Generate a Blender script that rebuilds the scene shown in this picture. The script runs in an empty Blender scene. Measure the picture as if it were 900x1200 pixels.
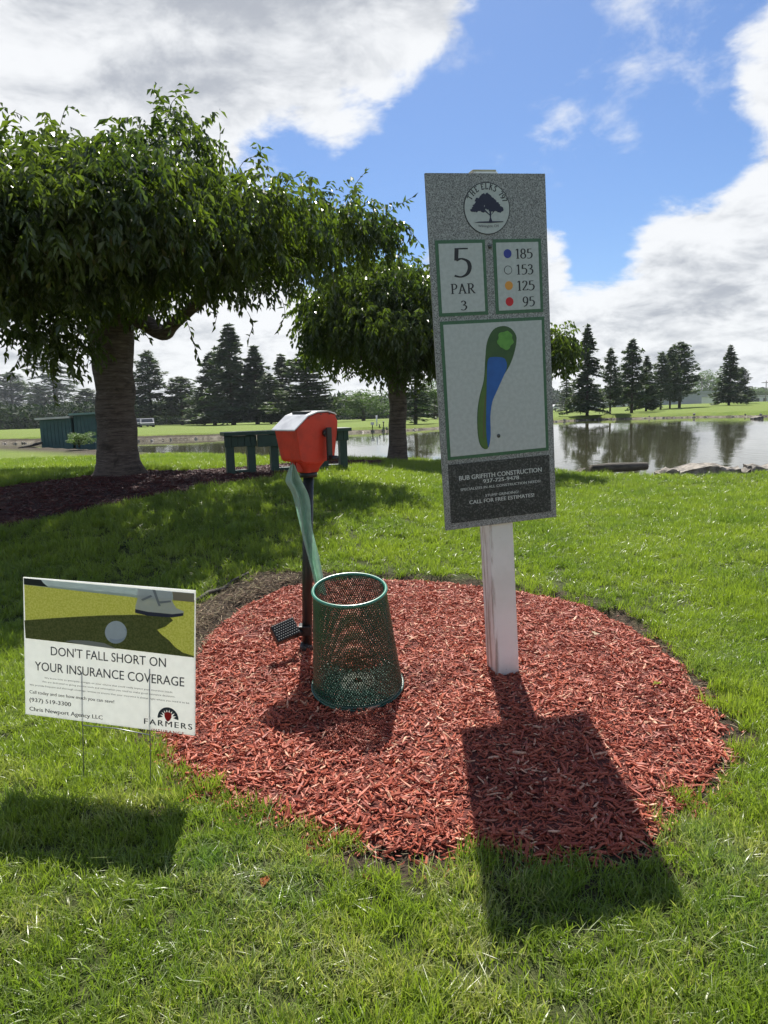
import bpy, bmesh, math, random
import numpy as np
from mathutils import Matrix, Vector
random.seed(7); rng = np.random.default_rng(7)
S = bpy.context.scene; COL = S.collection
# ------------------------------------------------------------------ camera
FPX = 850.; PIT = math.radians(8.4); ROL = math.radians(1.66); EYE = 1.27
_F = np.array([0, math.cos(PIT), -math.sin(PIT)]); _U0 = np.array([0, math.sin(PIT), math.cos(PIT)]); _R0 = np.array([1., 0, 0])
_R = _R0*math.cos(ROL)-_U0*math.sin(ROL); _U = _U0*math.cos(ROL)+_R0*math.sin(ROL); _C = np.array([0, 0, EYE])
cam = bpy.data.objects.new('camera', bpy.data.cameras.new('camera')); COL.objects.link(cam); S.camera = cam
mw = Matrix(((_R[0], _U[0], -_F[0], 0), (_R[1], _U[1], -_F[1], 0), (_R[2], _U[2], -_F[2], EYE), (0, 0, 0, 1)))
cam.matrix_world = mw
cam.data.sensor_fit = 'VERTICAL'; cam.data.sensor_height = 36; cam.data.sensor_width = 27; cam.data.lens = 36*FPX/1200
cam.data.clip_start = .05; cam.data.clip_end = 5000
S.render.resolution_x = 768; S.render.resolution_y = 1024
def ray(x, y):
    d = _F+_R*((x-450)/FPX)+_U*((600-y)/FPX); return d/np.linalg.norm(d)
# ------------------------------------------------------------------ sun, sky, exposure
SUN_EL = math.radians(54.4); SUN_AZ = math.radians(-.5)      # azimuth from +Y towards +X
sd = Vector((math.sin(SUN_AZ)*math.cos(SUN_EL), math.cos(SUN_AZ)*math.cos(SUN_EL), math.sin(SUN_EL)))
sun = bpy.data.objects.new('sun', bpy.data.lights.new('sun', 'SUN')); COL.objects.link(sun)
sun.data.energy = 5.0; sun.data.angle = math.radians(.53); sun.data.color = (1, .95, .87)
sun.rotation_euler = sd.to_track_quat('Z', 'Y').to_euler(); sun.location = (0, 20, 30)
S.view_settings.view_transform = 'Standard'; S.view_settings.look = 'None'
S.view_settings.exposure = .82; S.view_settings.gamma = 1
HAZE = .0002
W = bpy.data.worlds.new('World'); S.world = W; W.use_nodes = True
class NT:
    """tiny node helper"""
    def __init__(s, t): s.t = t; t.nodes.clear()
    def n(s, ty, ins=None, **kw):
        nd = s.t.nodes.new(ty)
        for k, v in kw.items(): setattr(nd, k, v)
        for k, v in (ins or {}).items():
            if isinstance(v, bpy.types.NodeSocket): s.t.links.new(v, nd.inputs[k])
            else: nd.inputs[k].default_value = v
        return nd
    def m(s, op, a, b=0., c=None, clamp=False):
        i = {0: a, 1: b}
        if c is not None: i[2] = c
        nd = s.n('ShaderNodeMath', i, operation=op); nd.use_clamp = clamp; return nd.outputs[0]
    def vm(s, op, a, b=None):
        i = {0: a}
        if b is not None: i[1] = b
        nd = s.n('ShaderNodeVectorMath', i, operation=op)
        return nd.outputs['Value'] if op in ('DOT_PRODUCT', 'LENGTH', 'DISTANCE') else nd.outputs[0]
    def mr(s, v, a, b, c=0., d=1., smooth=True):
        return s.n('ShaderNodeMapRange', {0: v, 1: a, 2: b, 3: c, 4: d}, interpolation_type='SMOOTHSTEP' if smooth else 'LINEAR').outputs[0]
    def noise(s, vec, sc, det=4, ro=.55, dist=0., col=False):
        nd = s.n('ShaderNodeTexNoise', {'Scale': sc, 'Detail': det, 'Roughness': ro, 'Distortion': dist})
        if vec is not None: s.t.links.new(vec, nd.inputs['Vector'])
        return nd.outputs[1 if col else 0]
    def mix(s, f, a, b, mode='MIX'):
        nd = s.n('ShaderNodeMix', data_type='RGBA', blend_type=mode)
        for i, v in ((0, f), (6, a), (7, b)):
            if isinstance(v, bpy.types.NodeSocket): s.t.links.new(v, nd.inputs[i])
            else: nd.inputs[i].default_value = v if i == 0 else (tuple(v)+(1,))[:4]
        return nd.outputs[2]
w = NT(W.node_tree)
sky = w.n('ShaderNodeTexSky', sky_type='NISHITA'); sky.sun_disc = False
sky.sun_elevation = SUN_EL; sky.sun_rotation = SUN_AZ; sky.air_density = 1.0; sky.dust_density = .6; sky.ozone_density = 2.2
D = w.n('ShaderNodeTexCoord').outputs['Generated']
sp = w.n('ShaderNodeSeparateXYZ', {0: D})
zz = w.m('MAXIMUM', sp.outputs[2], .0); den = w.m('ADD', zz, .34)
P = w.n('ShaderNodeCombineXYZ', {0: w.m('DIVIDE', sp.outputs[0], den), 1: w.m('DIVIDE', sp.outputs[1], den), 2: w.m('MULTIPLY', zz, 1.4)}).outputs[0]
big = w.noise(P, 1.5, 3, .5); fine = w.noise(P, 5.5, 10, .6, .3); wisp = w.noise(P, 16, 6, .65)
cov = w.m('MULTIPLY_ADD', big, .9, -.27)
cov = w.m('ADD', cov, w.mr(zz, .02, .26, .16, -.02))
for (x, y, rad, a) in ((60, 40, 17, .36), (250, 50, 13, .33), (430, 50, 10, .33), (500, 60, 4, .10), (655, 150, 8, -.26), (600, 100, 10, -.25),
                       (760, 200, 6.5, -.20), (340, 170, 5.5, -.22), (880, 60, 4, .16), (800, 60, 7, -.14), (640, 300, 2, .2), (860, 215, 8, .34), (740, 190, 4, .06), (640, 235, 3.2, .30),
                       (480, 290, 4.5, .26), (860, 330, 14, .26), (700, 350, 9, .22), (720, 320, 3.5, -.12), (680, 300, 4, -.22), (300, 420, 9, .2),
                       (20, 420, 8, .16), (90, 395, 4, -.14), (250, 405, 3, -.10), (560, 180, 6, -.25), (400, 195, 8, -.34), (290, 185, 5, -.2), (800, 110, 7, -.22), (700, 60, 7, -.25), (760, 15, 3, .2), (890, 60, 3.5, .2), (895, 140, 3, .16), (790, 120, 10, -.34), (850, 150, 4, -.12), (450, 250, 4, -.2), (700, 40, 6, -.2), (720, 30, 3.5, .12)):
    d = ray(x, y); c = w.vm('DOT_PRODUCT', D, tuple(d))
    cov = w.m('ADD', cov, w.mr(c, math.cos(math.radians(rad*1.35)), math.cos(math.radians(rad*.25)), 0., a))
dens = w.m('ADD', cov, w.m('MULTIPLY', w.m('SUBTRACT', fine, .5), .95)); dens = w.m('ADD', dens, w.m('MULTIPLY', w.m('SUBTRACT', wisp, .5), .28))
alpha = w.mr(dens, .12, .38)
wm = None     # thin torn wisps between the big clouds
for (x, y, rad, a) in ((655, 152, 4.2, .23), (714, 146, 3.6, .21), (760, 25, 7, .25), (545, 50, 4, .16), (690, 70, 4, .2), (840, 45, 5, .25), (640, 130, 5, .12), (610, 290, 4, .2)):
    q_ = w.mr(w.vm('DOT_PRODUCT', D, tuple(ray(x, y))), math.cos(math.radians(rad)), 1., 0., a); wm = q_ if wm is None else w.m('MAXIMUM', wm, q_)
wn = w.noise(w.vm('MULTIPLY', P, (1.25, 1., 1)), 7.0, 9, .62, .2); wa = w.m('MULTIPLY', w.mr(w.m('ADD', wn, wm), .66, 1.0), .75); alpha = w.m('MAXIMUM', alpha, wa)
P2 = w.vm('ADD', P, (0.0, .05, .06))
fine2 = w.noise(P2, 5.5, 6, .6, .3)
lit = w.m('SUBTRACT', fine, fine2)
mid = w.noise(P, 2.6, 5, .55, .3); shade = w.mr(w.m('ADD', w.m('ADD', w.m('MULTIPLY', dens, .75), w.m('MULTIPLY', w.m('SUBTRACT', mid, .5), 1.15)), w.m('MULTIPLY', lit, -3.)), .12, 1.45)
ccol = w.mix(shade, (7.0, 7.1, 7.2), (3.5, 3.7, 4.05))
skyc = w.mix(1., sky.outputs[0], (.54, .67, .86), 'MULTIPLY')
bg = w.n('ShaderNodeBackground', {'Color': w.mix(w.m('MULTIPLY', alpha, .96), skyc, ccol), 'Strength': .078})
w.n('ShaderNodeOutputWorld', {0: bg.outputs[0]})

# ------------------------------------------------------------------ helpers
def new_mat(name):
    m = bpy.data.materials.new(name); m.use_nodes = True; return m, NT(m.node_tree)
def pm(name, c1, c2=None, scale=8., rough=.6, bump=0., bscale=None, metal=0., trans=0., det=5, lo=.35, hi=.65, spec=.5, stretch=None, coat=0., obvar=0., coord='Object', tcol=None):
    m, t = new_mat(name)
    v = t.n('ShaderNodeTexCoord').outputs[coord] if coord != 'Position' else t.n('ShaderNodeNewGeometry').outputs['Position']
    if stretch: v = t.vm('MULTIPLY', v, stretch)
    c = tuple(c1)+(1,)
    if c2 is not None: c = t.mix(t.mr(t.noise(v, scale, det), lo, hi), c1, c2)
    if obvar:
        r = t.n('ShaderNodeObjectInfo').outputs['Random']
        hv = t.n('ShaderNodeHueSaturation', {'Hue': t.mr(r, 0, 1, .5-obvar*.08, .5+obvar*.08, False), 'Value': t.mr(t.m('FRACT', t.m('MULTIPLY', r, 7.3)), 0, 1, 1-obvar, 1+obvar, False)})
        if isinstance(c, tuple): hv.inputs['Color'].default_value = c
        else: t.t.links.new(c, hv.inputs['Color'])
        c = hv.outputs[0]
    b = t.n('ShaderNodeBsdfPrincipled', {'Base Color': c, 'Roughness': rough, 'Metallic': metal, 'Specular IOR Level': spec, 'Coat Weight': coat})
    if bump:
        bn = t.n('ShaderNodeBump', {'Strength': bump, 'Distance': .02, 'Height': t.noise(v, bscale or scale*4, 6, .6)})
        t.t.links.new(bn.outputs[0], b.inputs['Normal'])
    out = b.outputs[0]
    if trans:
        tr = t.n('ShaderNodeBsdfTranslucent')
        tc = t.mix(1., c, tcol or (1.3, 1.5, .6), 'MULTIPLY') if not isinstance(c, tuple) else None
        if tc is None: tr.inputs[0].default_value = tuple(min(1, a*k) for a, k in zip(c1, tcol or (1.3, 1.5, .6)))+(1,)
        else: t.t.links.new(tc, tr.inputs[0])
        out = t.n('ShaderNodeMixShader', {0: trans, 1: b.outputs[0], 2: tr.outputs[0]}).outputs[0]
    t.n('ShaderNodeOutputMaterial', {0: out}); return m
def link(name, me, mat, parent=None, kind=None):
    o = bpy.data.objects.new(name, me); COL.objects.link(o)
    if mat is not None and len(me.materials) == 0: me.materials.append(mat)
    if parent: o.parent = parent
    if kind: o['kind'] = kind
    return o
def tag(o, label, cat, group=None):
    o['label'] = label; o['category'] = cat
    if group: o['group'] = group
    return o
def empty(name, loc=(0, 0, 0), rz=0., M=None, label=None, cat=None, group=None, parent=None):
    o = bpy.data.objects.new(name, None); COL.objects.link(o); o.empty_display_size = .1
    if M is not None: o.matrix_basis = Matrix.Translation(loc) @ M
    else: o.location = loc; o.rotation_euler = (0, 0, rz)
    if parent: o.parent = parent
    if label: tag(o, label, cat, group)
    return o
class MB:
    def __init__(s): s.v = []; s.f = []; s.sm = []
    def add(s, v, f, smooth=False):
        o = len(s.v); s.v += [tuple(a) for a in v]; s.f += [tuple(i+o for i in q) for q in f]; s.sm += [smooth]*len(f); return s
    def box(s, lo, hi, M=None, bev=0.):
        bm = bmesh.new(); bmesh.ops.create_cube(bm, size=1)
        for q in bm.verts: q.co = Vector([(lo[i]+hi[i])/2+q.co[i]*(hi[i]-lo[i]) for i in range(3)])
        if bev: bmesh.ops.bevel(bm, geom=bm.edges[:], offset=bev, segments=2, affect='EDGES', profile=.6)
        if M is not None: bm.transform(M)
        bm.verts.index_update()
        s.add([q.co[:] for q in bm.verts], [[q.index for q in f.verts] for f in bm.faces]); bm.free(); return s
    def tube(s, pts, rad, n=10, cap=True, smooth=True, closed=False):
        pts = [Vector(p) for p in pts]; N = len(pts)
        if not hasattr(rad, '__len__'): rad = [rad]*N
        v = []; up = None
        for i, p in enumerate(pts):
            a = pts[(i-1) % N] if (closed or i) else p; b = pts[(i+1) % N] if (closed or i < N-1) else p
            d = (b-a).normalized()
            if up is None: up = Vector((0, 0, 1)) if abs(d.z) < .9 else Vector((1, 0, 0))
            x = up.cross(d).normalized(); y = d.cross(x).normalized(); up = y
            for k in range(n):
                t = 2*math.pi*k/n; v.append(p+(x*math.cos(t)+y*math.sin(t))*rad[i])
        f = []
        for i in range(N if closed else N-1):
            for k in range(n):
                j = (i+1) % N; f.append((i*n+k, i*n+(k+1) % n, j*n+(k+1) % n, j*n+k))
        if cap and not closed: f.append(tuple(range(n-1, -1, -1))); f.append(tuple((N-1)*n+k for k in range(n)))
        return s.add(v, f, smooth)
    def prism(s, poly, y0, y1, M=None):
        """poly in x,z; extruded along y"""
        n = len(poly); v = [Vector((a, y0, b)) for a, b in poly]+[Vector((a, y1, b)) for a, b in poly]
        if M is not None: v = [M @ q for q in v]
        f = [tuple(range(n)), tuple(range(2*n-1, n-1, -1))]+[(i, i+n, (i+1) % n+n, (i+1) % n) for i in range(n)]
        return s.add(v, f)
    def mesh(s, name):
        me = bpy.data.meshes.new(name); me.from_pydata([tuple(q) for q in s.v], [], s.f)
        me.polygons.foreach_set('use_smooth', s.sm); me.validate()
        bm = bmesh.new(); bm.from_mesh(me); bmesh.ops.recalc_face_normals(bm, faces=bm.faces); bm.to_mesh(me); bm.free(); return me
    def build(s, name, mat, parent=None, kind=None, label=None):
        o = link(name, s.mesh(name), mat, parent, kind)
        if label: o['label'] = label
        return o
def quads_mesh(name, V, smooth=False):
    """V: (n,4,3) array of quads"""
    n = len(V); me = bpy.data.meshes.new(name)
    me.vertices.add(n*4); me.vertices.foreach_set('co', V.reshape(-1).astype(np.float32))
    me.loops.add(n*4); me.loops.foreach_set('vertex_index', np.arange(n*4, dtype=np.int32))
    me.polygons.add(n); me.polygons.foreach_set('loop_start', np.arange(0, n*4, 4, dtype=np.int32))
    me.update(calc_edges=True); me.validate(); return me
def sstep(a, b, x):
    t = np.clip((x-a)/(b-a), 0, 1); return t*t*(3-2*t)
def sdpoly(x, y, poly):
    """signed distance, negative inside"""
    x = np.asarray(x, float); y = np.asarray(y, float); d = np.full(x.shape, 1e9); ins = np.zeros(x.shape, bool); n = len(poly)
    for i in range(n):
        ax, ay = poly[i]; bx, by = poly[(i+1) % n]; ex, ey = bx-ax, by-ay
        t = np.clip(((x-ax)*ex+(y-ay)*ey)/(ex*ex+ey*ey+1e-12), 0, 1)
        d = np.minimum(d, (x-ax-t*ex)**2+(y-ay-t*ey)**2)
        c = ((ay > y) != (by > y)) & (x < (bx-ax)*(y-ay)/(by-ay+1e-12)+ax); ins ^= c
    d = np.sqrt(d); return np.where(ins, -d, d)
def gnd(x, y, z=0.):
    d = ray(x, y); return _C+d*((z-EYE)/d[2])
def smooth_poly(P, k=4):
    P = [np.array(p, float) for p in P]; n = len(P); o = []
    for i in range(n):
        a, b, c, d = P[i-1], P[i], P[(i+1) % n], P[(i+2) % n]
        for j in range(k):
            t = j/k; o.append(tuple(.5*(2*b+(c-a)*t+(2*a-5*b+4*c-d)*t*t+(3*b-a-3*c+d)*t**3)))
    return o
def vnoise(x, y, s, seed=0):
    """cheap smooth value noise"""
    x = np.asarray(x)*s; y = np.asarray(y)*s; xi = np.floor(x).astype(int); yi = np.floor(y).astype(int); fx = x-xi; fy = y-yi
    fx = fx*fx*(3-2*fx); fy = fy*fy*(3-2*fy)
    def h(a, b):
        q = (a*374761393+b*668265263+seed*1442695041) & 0x7fffffff; q = ((q ^ (q >> 13))*1274126177) & 0x7fffffff; return (q ^ (q >> 16)) % 10007/10007.
    return (h(xi, yi)*(1-fx)+h(xi+1, yi)*fx)*(1-fy)+(h(xi, yi+1)*(1-fx)+h(xi+1, yi+1)*fx)*fy
WL = -.35
POND = [tuple(gnd(x, y, WL)[:2]) for x, y in ((-220, 527), (-60, 527), (40, 528), (110, 530), (180, 535), (300, 540), (400, 549), (470, 556), (560, 562), (650, 565), (800, 566), (950, 562), (1250, 556),
        (1300, 500), (1100, 490), (980, 488), (900, 488), (800, 489.5), (700, 492), (600, 497), (480, 504.5), (400, 508), (330, 510), (250, 514), (170, 517), (60, 519.5), (-60, 521), (-220, 522))]
def terr(x, y, detail=True):
    x = np.asarray(x, float); y = np.asarray(y, float)
    yc = np.maximum(y, 0); ang = x/np.maximum(y, 4.)
    Rr = .43-.56*sstep(-.12, .34, ang)
    z = Rr*sstep(3.4, 9.6, y)
    z = z+(-.16-Rr)*sstep(10, 21, y)+.16*sstep(28, 40, y)
    far = np.where(y > 40, -(np.minimum(y, 120)-40)*.0135, 0)*(1-sstep(.0, .36, ang)) + np.where(y > 60, -(np.minimum(y, 80)-60)*.012, 0)*sstep(0, .2, ang)*(1-sstep(.25, .5, ang))
    z = z+far - np.clip(y-122, 0, 160)*.016
    z = z+.05*(vnoise(x, y, .35, 1)-.5)*sstep(4.5, 9, y)
    sp_ = sdpoly(x, y, POND)
    bank = sstep(-.6, .55+.25*vnoise(x, y, .8, 5), sp_)
    z = np.where(sp_ < 1.2, (WL-.5)+(z-(WL-.5))*np.maximum(bank, sstep(.0, 1.2, sp_)), z)
    if detail:
        b = sdpoly(x, y, BED); e = b+.05*(vnoise(x, y, 9, 3)-.5)
        z = z+np.where(y < 8, .012*sstep(0, .5, -e) - .05*np.exp(-((e-.05)/.05)**2)*sstep(3.2, 4.2, y) - .015*np.exp(-((e-.03)/.05)**2) + .012*(vnoise(x, y, 7, 2)-.5), 0)
        z = z+.06*np.exp(-(((x+.14)/.2)**2+((y-3.22)/.13)**2))
    return z+.075*np.exp(-(((x+.15)/.22)**2+((y-3.28)/.16)**2)) if detail else z
def ringw(x, y):
    return .26*np.exp(-((x+.95)/.5)**2)*sstep(3.2, 3.9, y)
def hit(px, py, tmax=400, det=False):
    d = ray(px, py); t = np.concatenate([np.arange(1, 40, .02), np.arange(40, tmax, .1)]); p = _C[None]+t[:, None]*d[None]
    h = p[:, 2]-terr(p[:, 0], p[:, 1], det); i = int(np.argmax(h < 0)) if (h < 0).any() else len(t)-1
    return p[i]
BED = smooth_poly([tuple(hit(x, y)[:2]) for x, y in ((188, 868), (215, 795), (262, 727), (330, 690), (400, 681), (500, 682), (600, 693), (690, 712), (765, 752), (825, 822), (856, 885), (800, 950), (735, 1000), (590, 1008), (450, 1003), (350, 978), (262, 942), (212, 908))])
def ptat(px, py, Y):
    d = ray(px, py); return Vector(_C+d*(Y/d[1]))
def T(x, y, det=True): return float(terr(np.array([x]), np.array([y]), det)[0])
BED2px = ((-160, 600), (0, 572), (60, 564), (110, 558), (150, 551), (200, 553), (262, 550), (330, 545), (400, 541), (448, 541), (440, 546), (360, 556), (300, 564), (240, 573), (150, 589), (80, 603), (0, 622), (-160, 660))
BED2 = smooth_poly([tuple(hit(x, y)[:2]) for x, y in BED2px], 3)

# ------------------------------------------------------------------ materials
M = {}
M['white_paint'] = None
M['cream_wood'] = pm('cream cap', (.55, .5, .3), (.45, .4, .22), 12, .6)
def granite(name, a, b, c, sc=260):
    m, t = new_mat(name); v = t.n('ShaderNodeTexCoord').outputs['Object']
    n1 = t.noise(v, sc, 3, .6); n2 = t.noise(t.vm('ADD', v, (3.1, 1.7, .4)), sc*.8, 2, .5); n3 = t.noise(v, 9, 4)
    col = t.mix(t.mr(n1, .50, .56), a, b); col = t.mix(t.mr(n2, .56, .61), col, c); col = t.mix(t.m('MULTIPLY', n3, .22), col, (.02, .02, .02))
    t.n('ShaderNodeOutputMaterial', {0: t.n('ShaderNodeBsdfPrincipled', {'Base Color': col, 'Roughness': .38}).outputs[0]}); return m
M['granite'] = granite('granite speckle', (.33, .34, .32), (.11, .115, .11), (.46, .48, .45), 210)
M['dark_granite'] = granite('dark granite', (.022, .024, .024), (.05, .053, .053), (.11, .115, .11), 160)
M['panel_white'] = pm('pale sign print', (.52, .56, .53), (.46, .5, .47), 60, .4)
M['sign_green'] = pm('green sign print', (.055, .16, .075), (.045, .13, .06), 60, .45)
M['navy'] = pm('navy ink', (.012, .016, .045), rough=.5); M['ink'] = pm('black ink', (.018, .02, .022), rough=.5)
M['blue'] = pm('blue dot', (.03, .05, .3), rough=.5); M['orange'] = pm('orange dot', (.75, .33, .05), rough=.5); M['red'] = pm('red dot', (.6, .015, .02), rough=.5)
M['fair'] = pm('fairway print', (.085, .17, .03), (.07, .15, .025), 30, .45); M['rough_print'] = pm('rough print', (.04, .105, .022), (.03, .09, .02), 30, .45)
M['green_print'] = pm('putting green print', (.13, .36, .05), (.1, .3, .04), 50, .45); M['water_print'] = pm('water print', (.015, .12, .42), (.012, .1, .36), 20, .45); M['path_print'] = pm('path print', (.12, .11, .04), rough=.5)
M['sign_text'] = pm('pale lettering', (.6, .64, .6), rough=.5); M['steel'] = pm('dull steel', (.12, .13, .125), (.07, .075, .07), 90, .45, metal=.6)
def plastic(name, c, k=.45):
    return pm(name, c, tuple(a*.96 for a in c), 40, .45, trans=k, tcol=(1.0, 1.0, .97), spec=.4)
M['coro'] = plastic('corrugated plastic', (.92, .935, .92), .6); M['coro_fair'] = pm('printed lawn', (.66, .66, .14), (.82, .80, .3), 160, .5, trans=.5, tcol=(1.1, 1.1, 1.1)); M['coro_dark'] = pm('printed lawn in shadow', (.16, .18, .04), (.28, .28, .08), 160, .5, trans=.5, tcol=(1.1, 1.1, 1.1))
M['coro_sky'] = plastic('printed pale sky', (.74, .8, .8), .5); M['coro_shoe'] = plastic('printed white shoe', (.8, .8, .8), .55); M['coro_sole'] = plastic('printed sole', (.05, .05, .09), .3)
M['coro_shoe2'] = plastic('printed shoe crease', (.38, .39, .4), .4); M['coro_leg'] = plastic('printed trouser', (.5, .42, .3), .5); M['coro_ball'] = plastic('printed ball', (.9, .92, .94), .55); M['coro_ball2'] = plastic('printed ball shade', (.72, .76, .82), .55); M['coro_cup'] = plastic('printed cup rim', (.55, .52, .46), .5); M['coro_hill'] = plastic('printed dark hill', (.03, .035, .03), .3)
M['logo_red'] = plastic('logo red', (.55, .02, .02), .3); M['coro_ink'] = pm('sign ink', (.03, .035, .05), rough=.5)
M['wire'] = pm('galvanised wire', (.30, .31, .31), rough=.4, metal=.7)
M['red_plastic'] = pm('red painted metal', (.62, .045, .02), (.46, .035, .018), 9, .45, .12, 60); M['lid'] = pm('silver lid', (.66, .67, .68), (.5, .51, .53), 14, .38, metal=.25); M['black'] = pm('black metal', (.012, .014, .014), (.02, .022, .022), 20, .42, .08, 80)
M['rubber'] = pm('black bristle', (.02, .022, .022), rough=.7); M['green_metal'] = pm('green coated steel', (.010, .058, .033), (.014, .075, .043), 12, .32, coat=.3); M['green_rim'] = pm('green coated rim', (.02, .15, .095), (.03, .2, .13), 12, .28, coat=.4)
M['towel'] = pm('pale green towel', (.62, .80, .70), (.52, .70, .60), 30, .9, .6, 320, trans=.5, tcol=(1, 1.05, 1), spec=.1)
M['bench'] = pm('dark green recycled board', (.016, .052, .040), (.012, .04, .031), 9, .5, .2, 50); M['bench_top'] = M['bench']
M['shed_wall'] = pm('shed green', (.045, .11, .105), (.035, .09, .085), 3, .6); M['roof_pale'] = pm('pale metal roof', (.62, .62, .58), (.5, .5, .47), 2, .5); M['roof_green'] = pm('green roof', (.16, .27, .25), (.13, .22, .2), 2, .5)
M['rock'] = pm('shore rock', (.30, .27, .23), (.11, .10, .085), 7, .9, 1., 14); M['log'] = pm('dark weathered timber', (.10, .09, .07), (.05, .045, .035), 6, .85, .6, 20, stretch=(.4, 3, 3))
M['build_wall'] = pm('pale grey cladding', (.36, .38, .41), (.33, .35, .38), .6, .6); M['build_white'] = pm('white cladding', (.62, .62, .62), rough=.6); M['build_roof'] = pm('grey roof', (.3, .32, .34), rough=.6)
M['glass'] = pm('dark glass', (.03, .035, .04), rough=.1); M['car_white'] = pm('white car paint', (.7, .7, .7), rough=.3); M['car_grey'] = pm('grey car paint', (.22, .23, .25), rough=.3); M['tyre'] = pm('tyre', (.02, .02, .02), rough=.8); M['pole_wood'] = pm('grey pole', (.2, .18, .15), rough=.8)
def bark(name, a, b, c):
    m, t = new_mat(name); v = t.n('ShaderNodeTexCoord').outputs['Object']
    n = t.noise(v, 5, 6, .6, .5); w1 = t.noise(t.vm('MULTIPLY', v, (2.2, 2.2, 26)), 1.6, 6, .65); w2 = t.noise(t.vm('MULTIPLY', v, (9, 9, 80)), 1.2, 4, .6)
    col = t.mix(t.mr(w1, .38, .6), a, b); col = t.mix(t.mr(w2, .55, .7), col, c); col = t.mix(t.mr(n, .5, .75), col, tuple(q*.5 for q in a))
    bs = t.n('ShaderNodeBsdfPrincipled', {'Base Color': col, 'Roughness': .85})
    bn = t.n('ShaderNodeBump', {'Strength': .9, 'Distance': .03, 'Height': t.m('ADD', w1, t.m('MULTIPLY', w2, .5))}); t.t.links.new(bn.outputs[0], bs.inputs['Normal'])
    t.n('ShaderNodeOutputMaterial', {0: bs.outputs[0]}); return m
M['bark'] = bark('banded bark', (.085, .062, .05), (.17, .13, .105), (.25, .20, .165)); M['bark_far'] = pm('conifer bark', (.09, .07, .055), (.05, .04, .03), 6, .9)
def leafmat(name, a, b, trans, gl=.35, sc=2.2, spec=.5, tcol=(1.9, 2.2, .7), fine=40, island=True):
    m, t = new_mat(name); g = t.n('ShaderNodeNewGeometry'); pos = g.outputs['Position']
    f = t.m('ADD', t.m('MULTIPLY', t.mr(t.noise(pos, sc, 3), .3, .7), .6), t.m('MULTIPLY', g.outputs['Random Per Island'], .4)) if island else t.mr(t.noise(pos, sc, 4), .3, .7)
    col = t.mix(f, a, b)
    bs = t.n('ShaderNodeBsdfPrincipled', {'Base Color': col, 'Roughness': gl, 'Specular IOR Level': spec})
    tr = t.n('ShaderNodeBsdfTranslucent', {0: t.mix(1., col, tcol, 'MULTIPLY')})
    t.n('ShaderNodeOutputMaterial', {0: t.n('ShaderNodeMixShader', {0: trans, 1: bs.outputs[0], 2: tr.outputs[0]}).outputs[0]}); return m
M['leaf'] = leafmat('cherry leaf', (.026, .048, .015), (.11, .14, .028), .38, .30, 1.3, .6)
M['needle'] = leafmat('conifer needles', (.036, .058, .034), (.075, .105, .055), .2, .6, .5, .3); M['needle_pale'] = leafmat('pale conifer needles', (.04, .06, .025), (.07, .10, .045), .25, .6, .5, .3)
M['broad'] = leafmat('far broadleaf', (.045, .085, .02), (.08, .13, .03), .3, .6, .5, .3); M['shrub'] = leafmat('shrub leaf', (.07, .12, .035), (.12, .18, .05), .3, .5, 2, .3)
M['wood_far'] = leafmat('far wood', (.016, .030, .018), (.032, .052, .026), .15, .7, .12, .2)

def ground_mat():
    m, t = new_mat('lawn ground'); g = t.n('ShaderNodeNewGeometry'); pos = g.outputs['Position']; s = t.n('ShaderNodeSeparateXYZ', {0: pos})
    a = t.n('ShaderNodeAttribute', attribute_name='soil').outputs['Fac']
    dist = t.vm('LENGTH', t.vm('MULTIPLY', pos, (1, 1, 0)))
    n1 = t.noise(pos, 1.6, 5, .6); n2 = t.noise(pos, .16, 4, .6); n3 = t.noise(pos, 40, 5, .7); n4 = t.noise(t.vm('MULTIPLY', pos, (1, .3, 1)), 9, 4, .7)
    under = t.mix(t.mr(n3, .35, .65), (.035, .05, .012), (.075, .085, .028))
    lawn = t.mix(t.mr(n1, .3, .7), (.092, .150, .014), (.14, .198, .022)); lawn = t.mix(t.mr(n2, .35, .65), lawn, (.13, .17, .024)); lawn = t.mix(t.mr(n4, .45, .75, 0, .35), lawn, (.06, .11, .015))
    col = t.mix(t.mr(dist, 12, 26), under, lawn)
    dn = t.noise(pos, 2.2, 6, .65); dirt = t.mix(t.mr(dn, .35, .65), (.045, .035, .022), (.20, .18, .135)); dirt2 = t.mix(t.mr(n3, .35, .62), (.014, .010, .008), (.085, .06, .038))
    col = t.mix(a, col, dirt2)
    zz_ = t.m('ADD', s.outputs[2], t.m('MULTIPLY', t.m('SUBTRACT', dn, .5), .12)); thz = t.mr(s.outputs[0], -12, 2, .0, -.15, False); f = t.m('MULTIPLY', t.mr(t.m('SUBTRACT', zz_, thz), -.12, -.08, 1, 0), t.n('ShaderNodeAttribute', attribute_name='shore').outputs['Fac'])
    dirt = t.mix(t.mr(zz_, -.24, -.14), dirt, (.045, .034, .022)); col = t.mix(f, col, dirt)
    bs = t.n('ShaderNodeBsdfPrincipled', {'Base Color': col, 'Roughness': .9, 'Specular IOR Level': .2})
    bn = t.n('ShaderNodeBump', {'Strength': .8, 'Distance': .04, 'Height': t.m('ADD', n3, n4)}); t.t.links.new(bn.outputs[0], bs.inputs['Normal'])
    t.n('ShaderNodeOutputMaterial', {0: bs.outputs[0]}); return m
M['ground'] = ground_mat()
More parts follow.
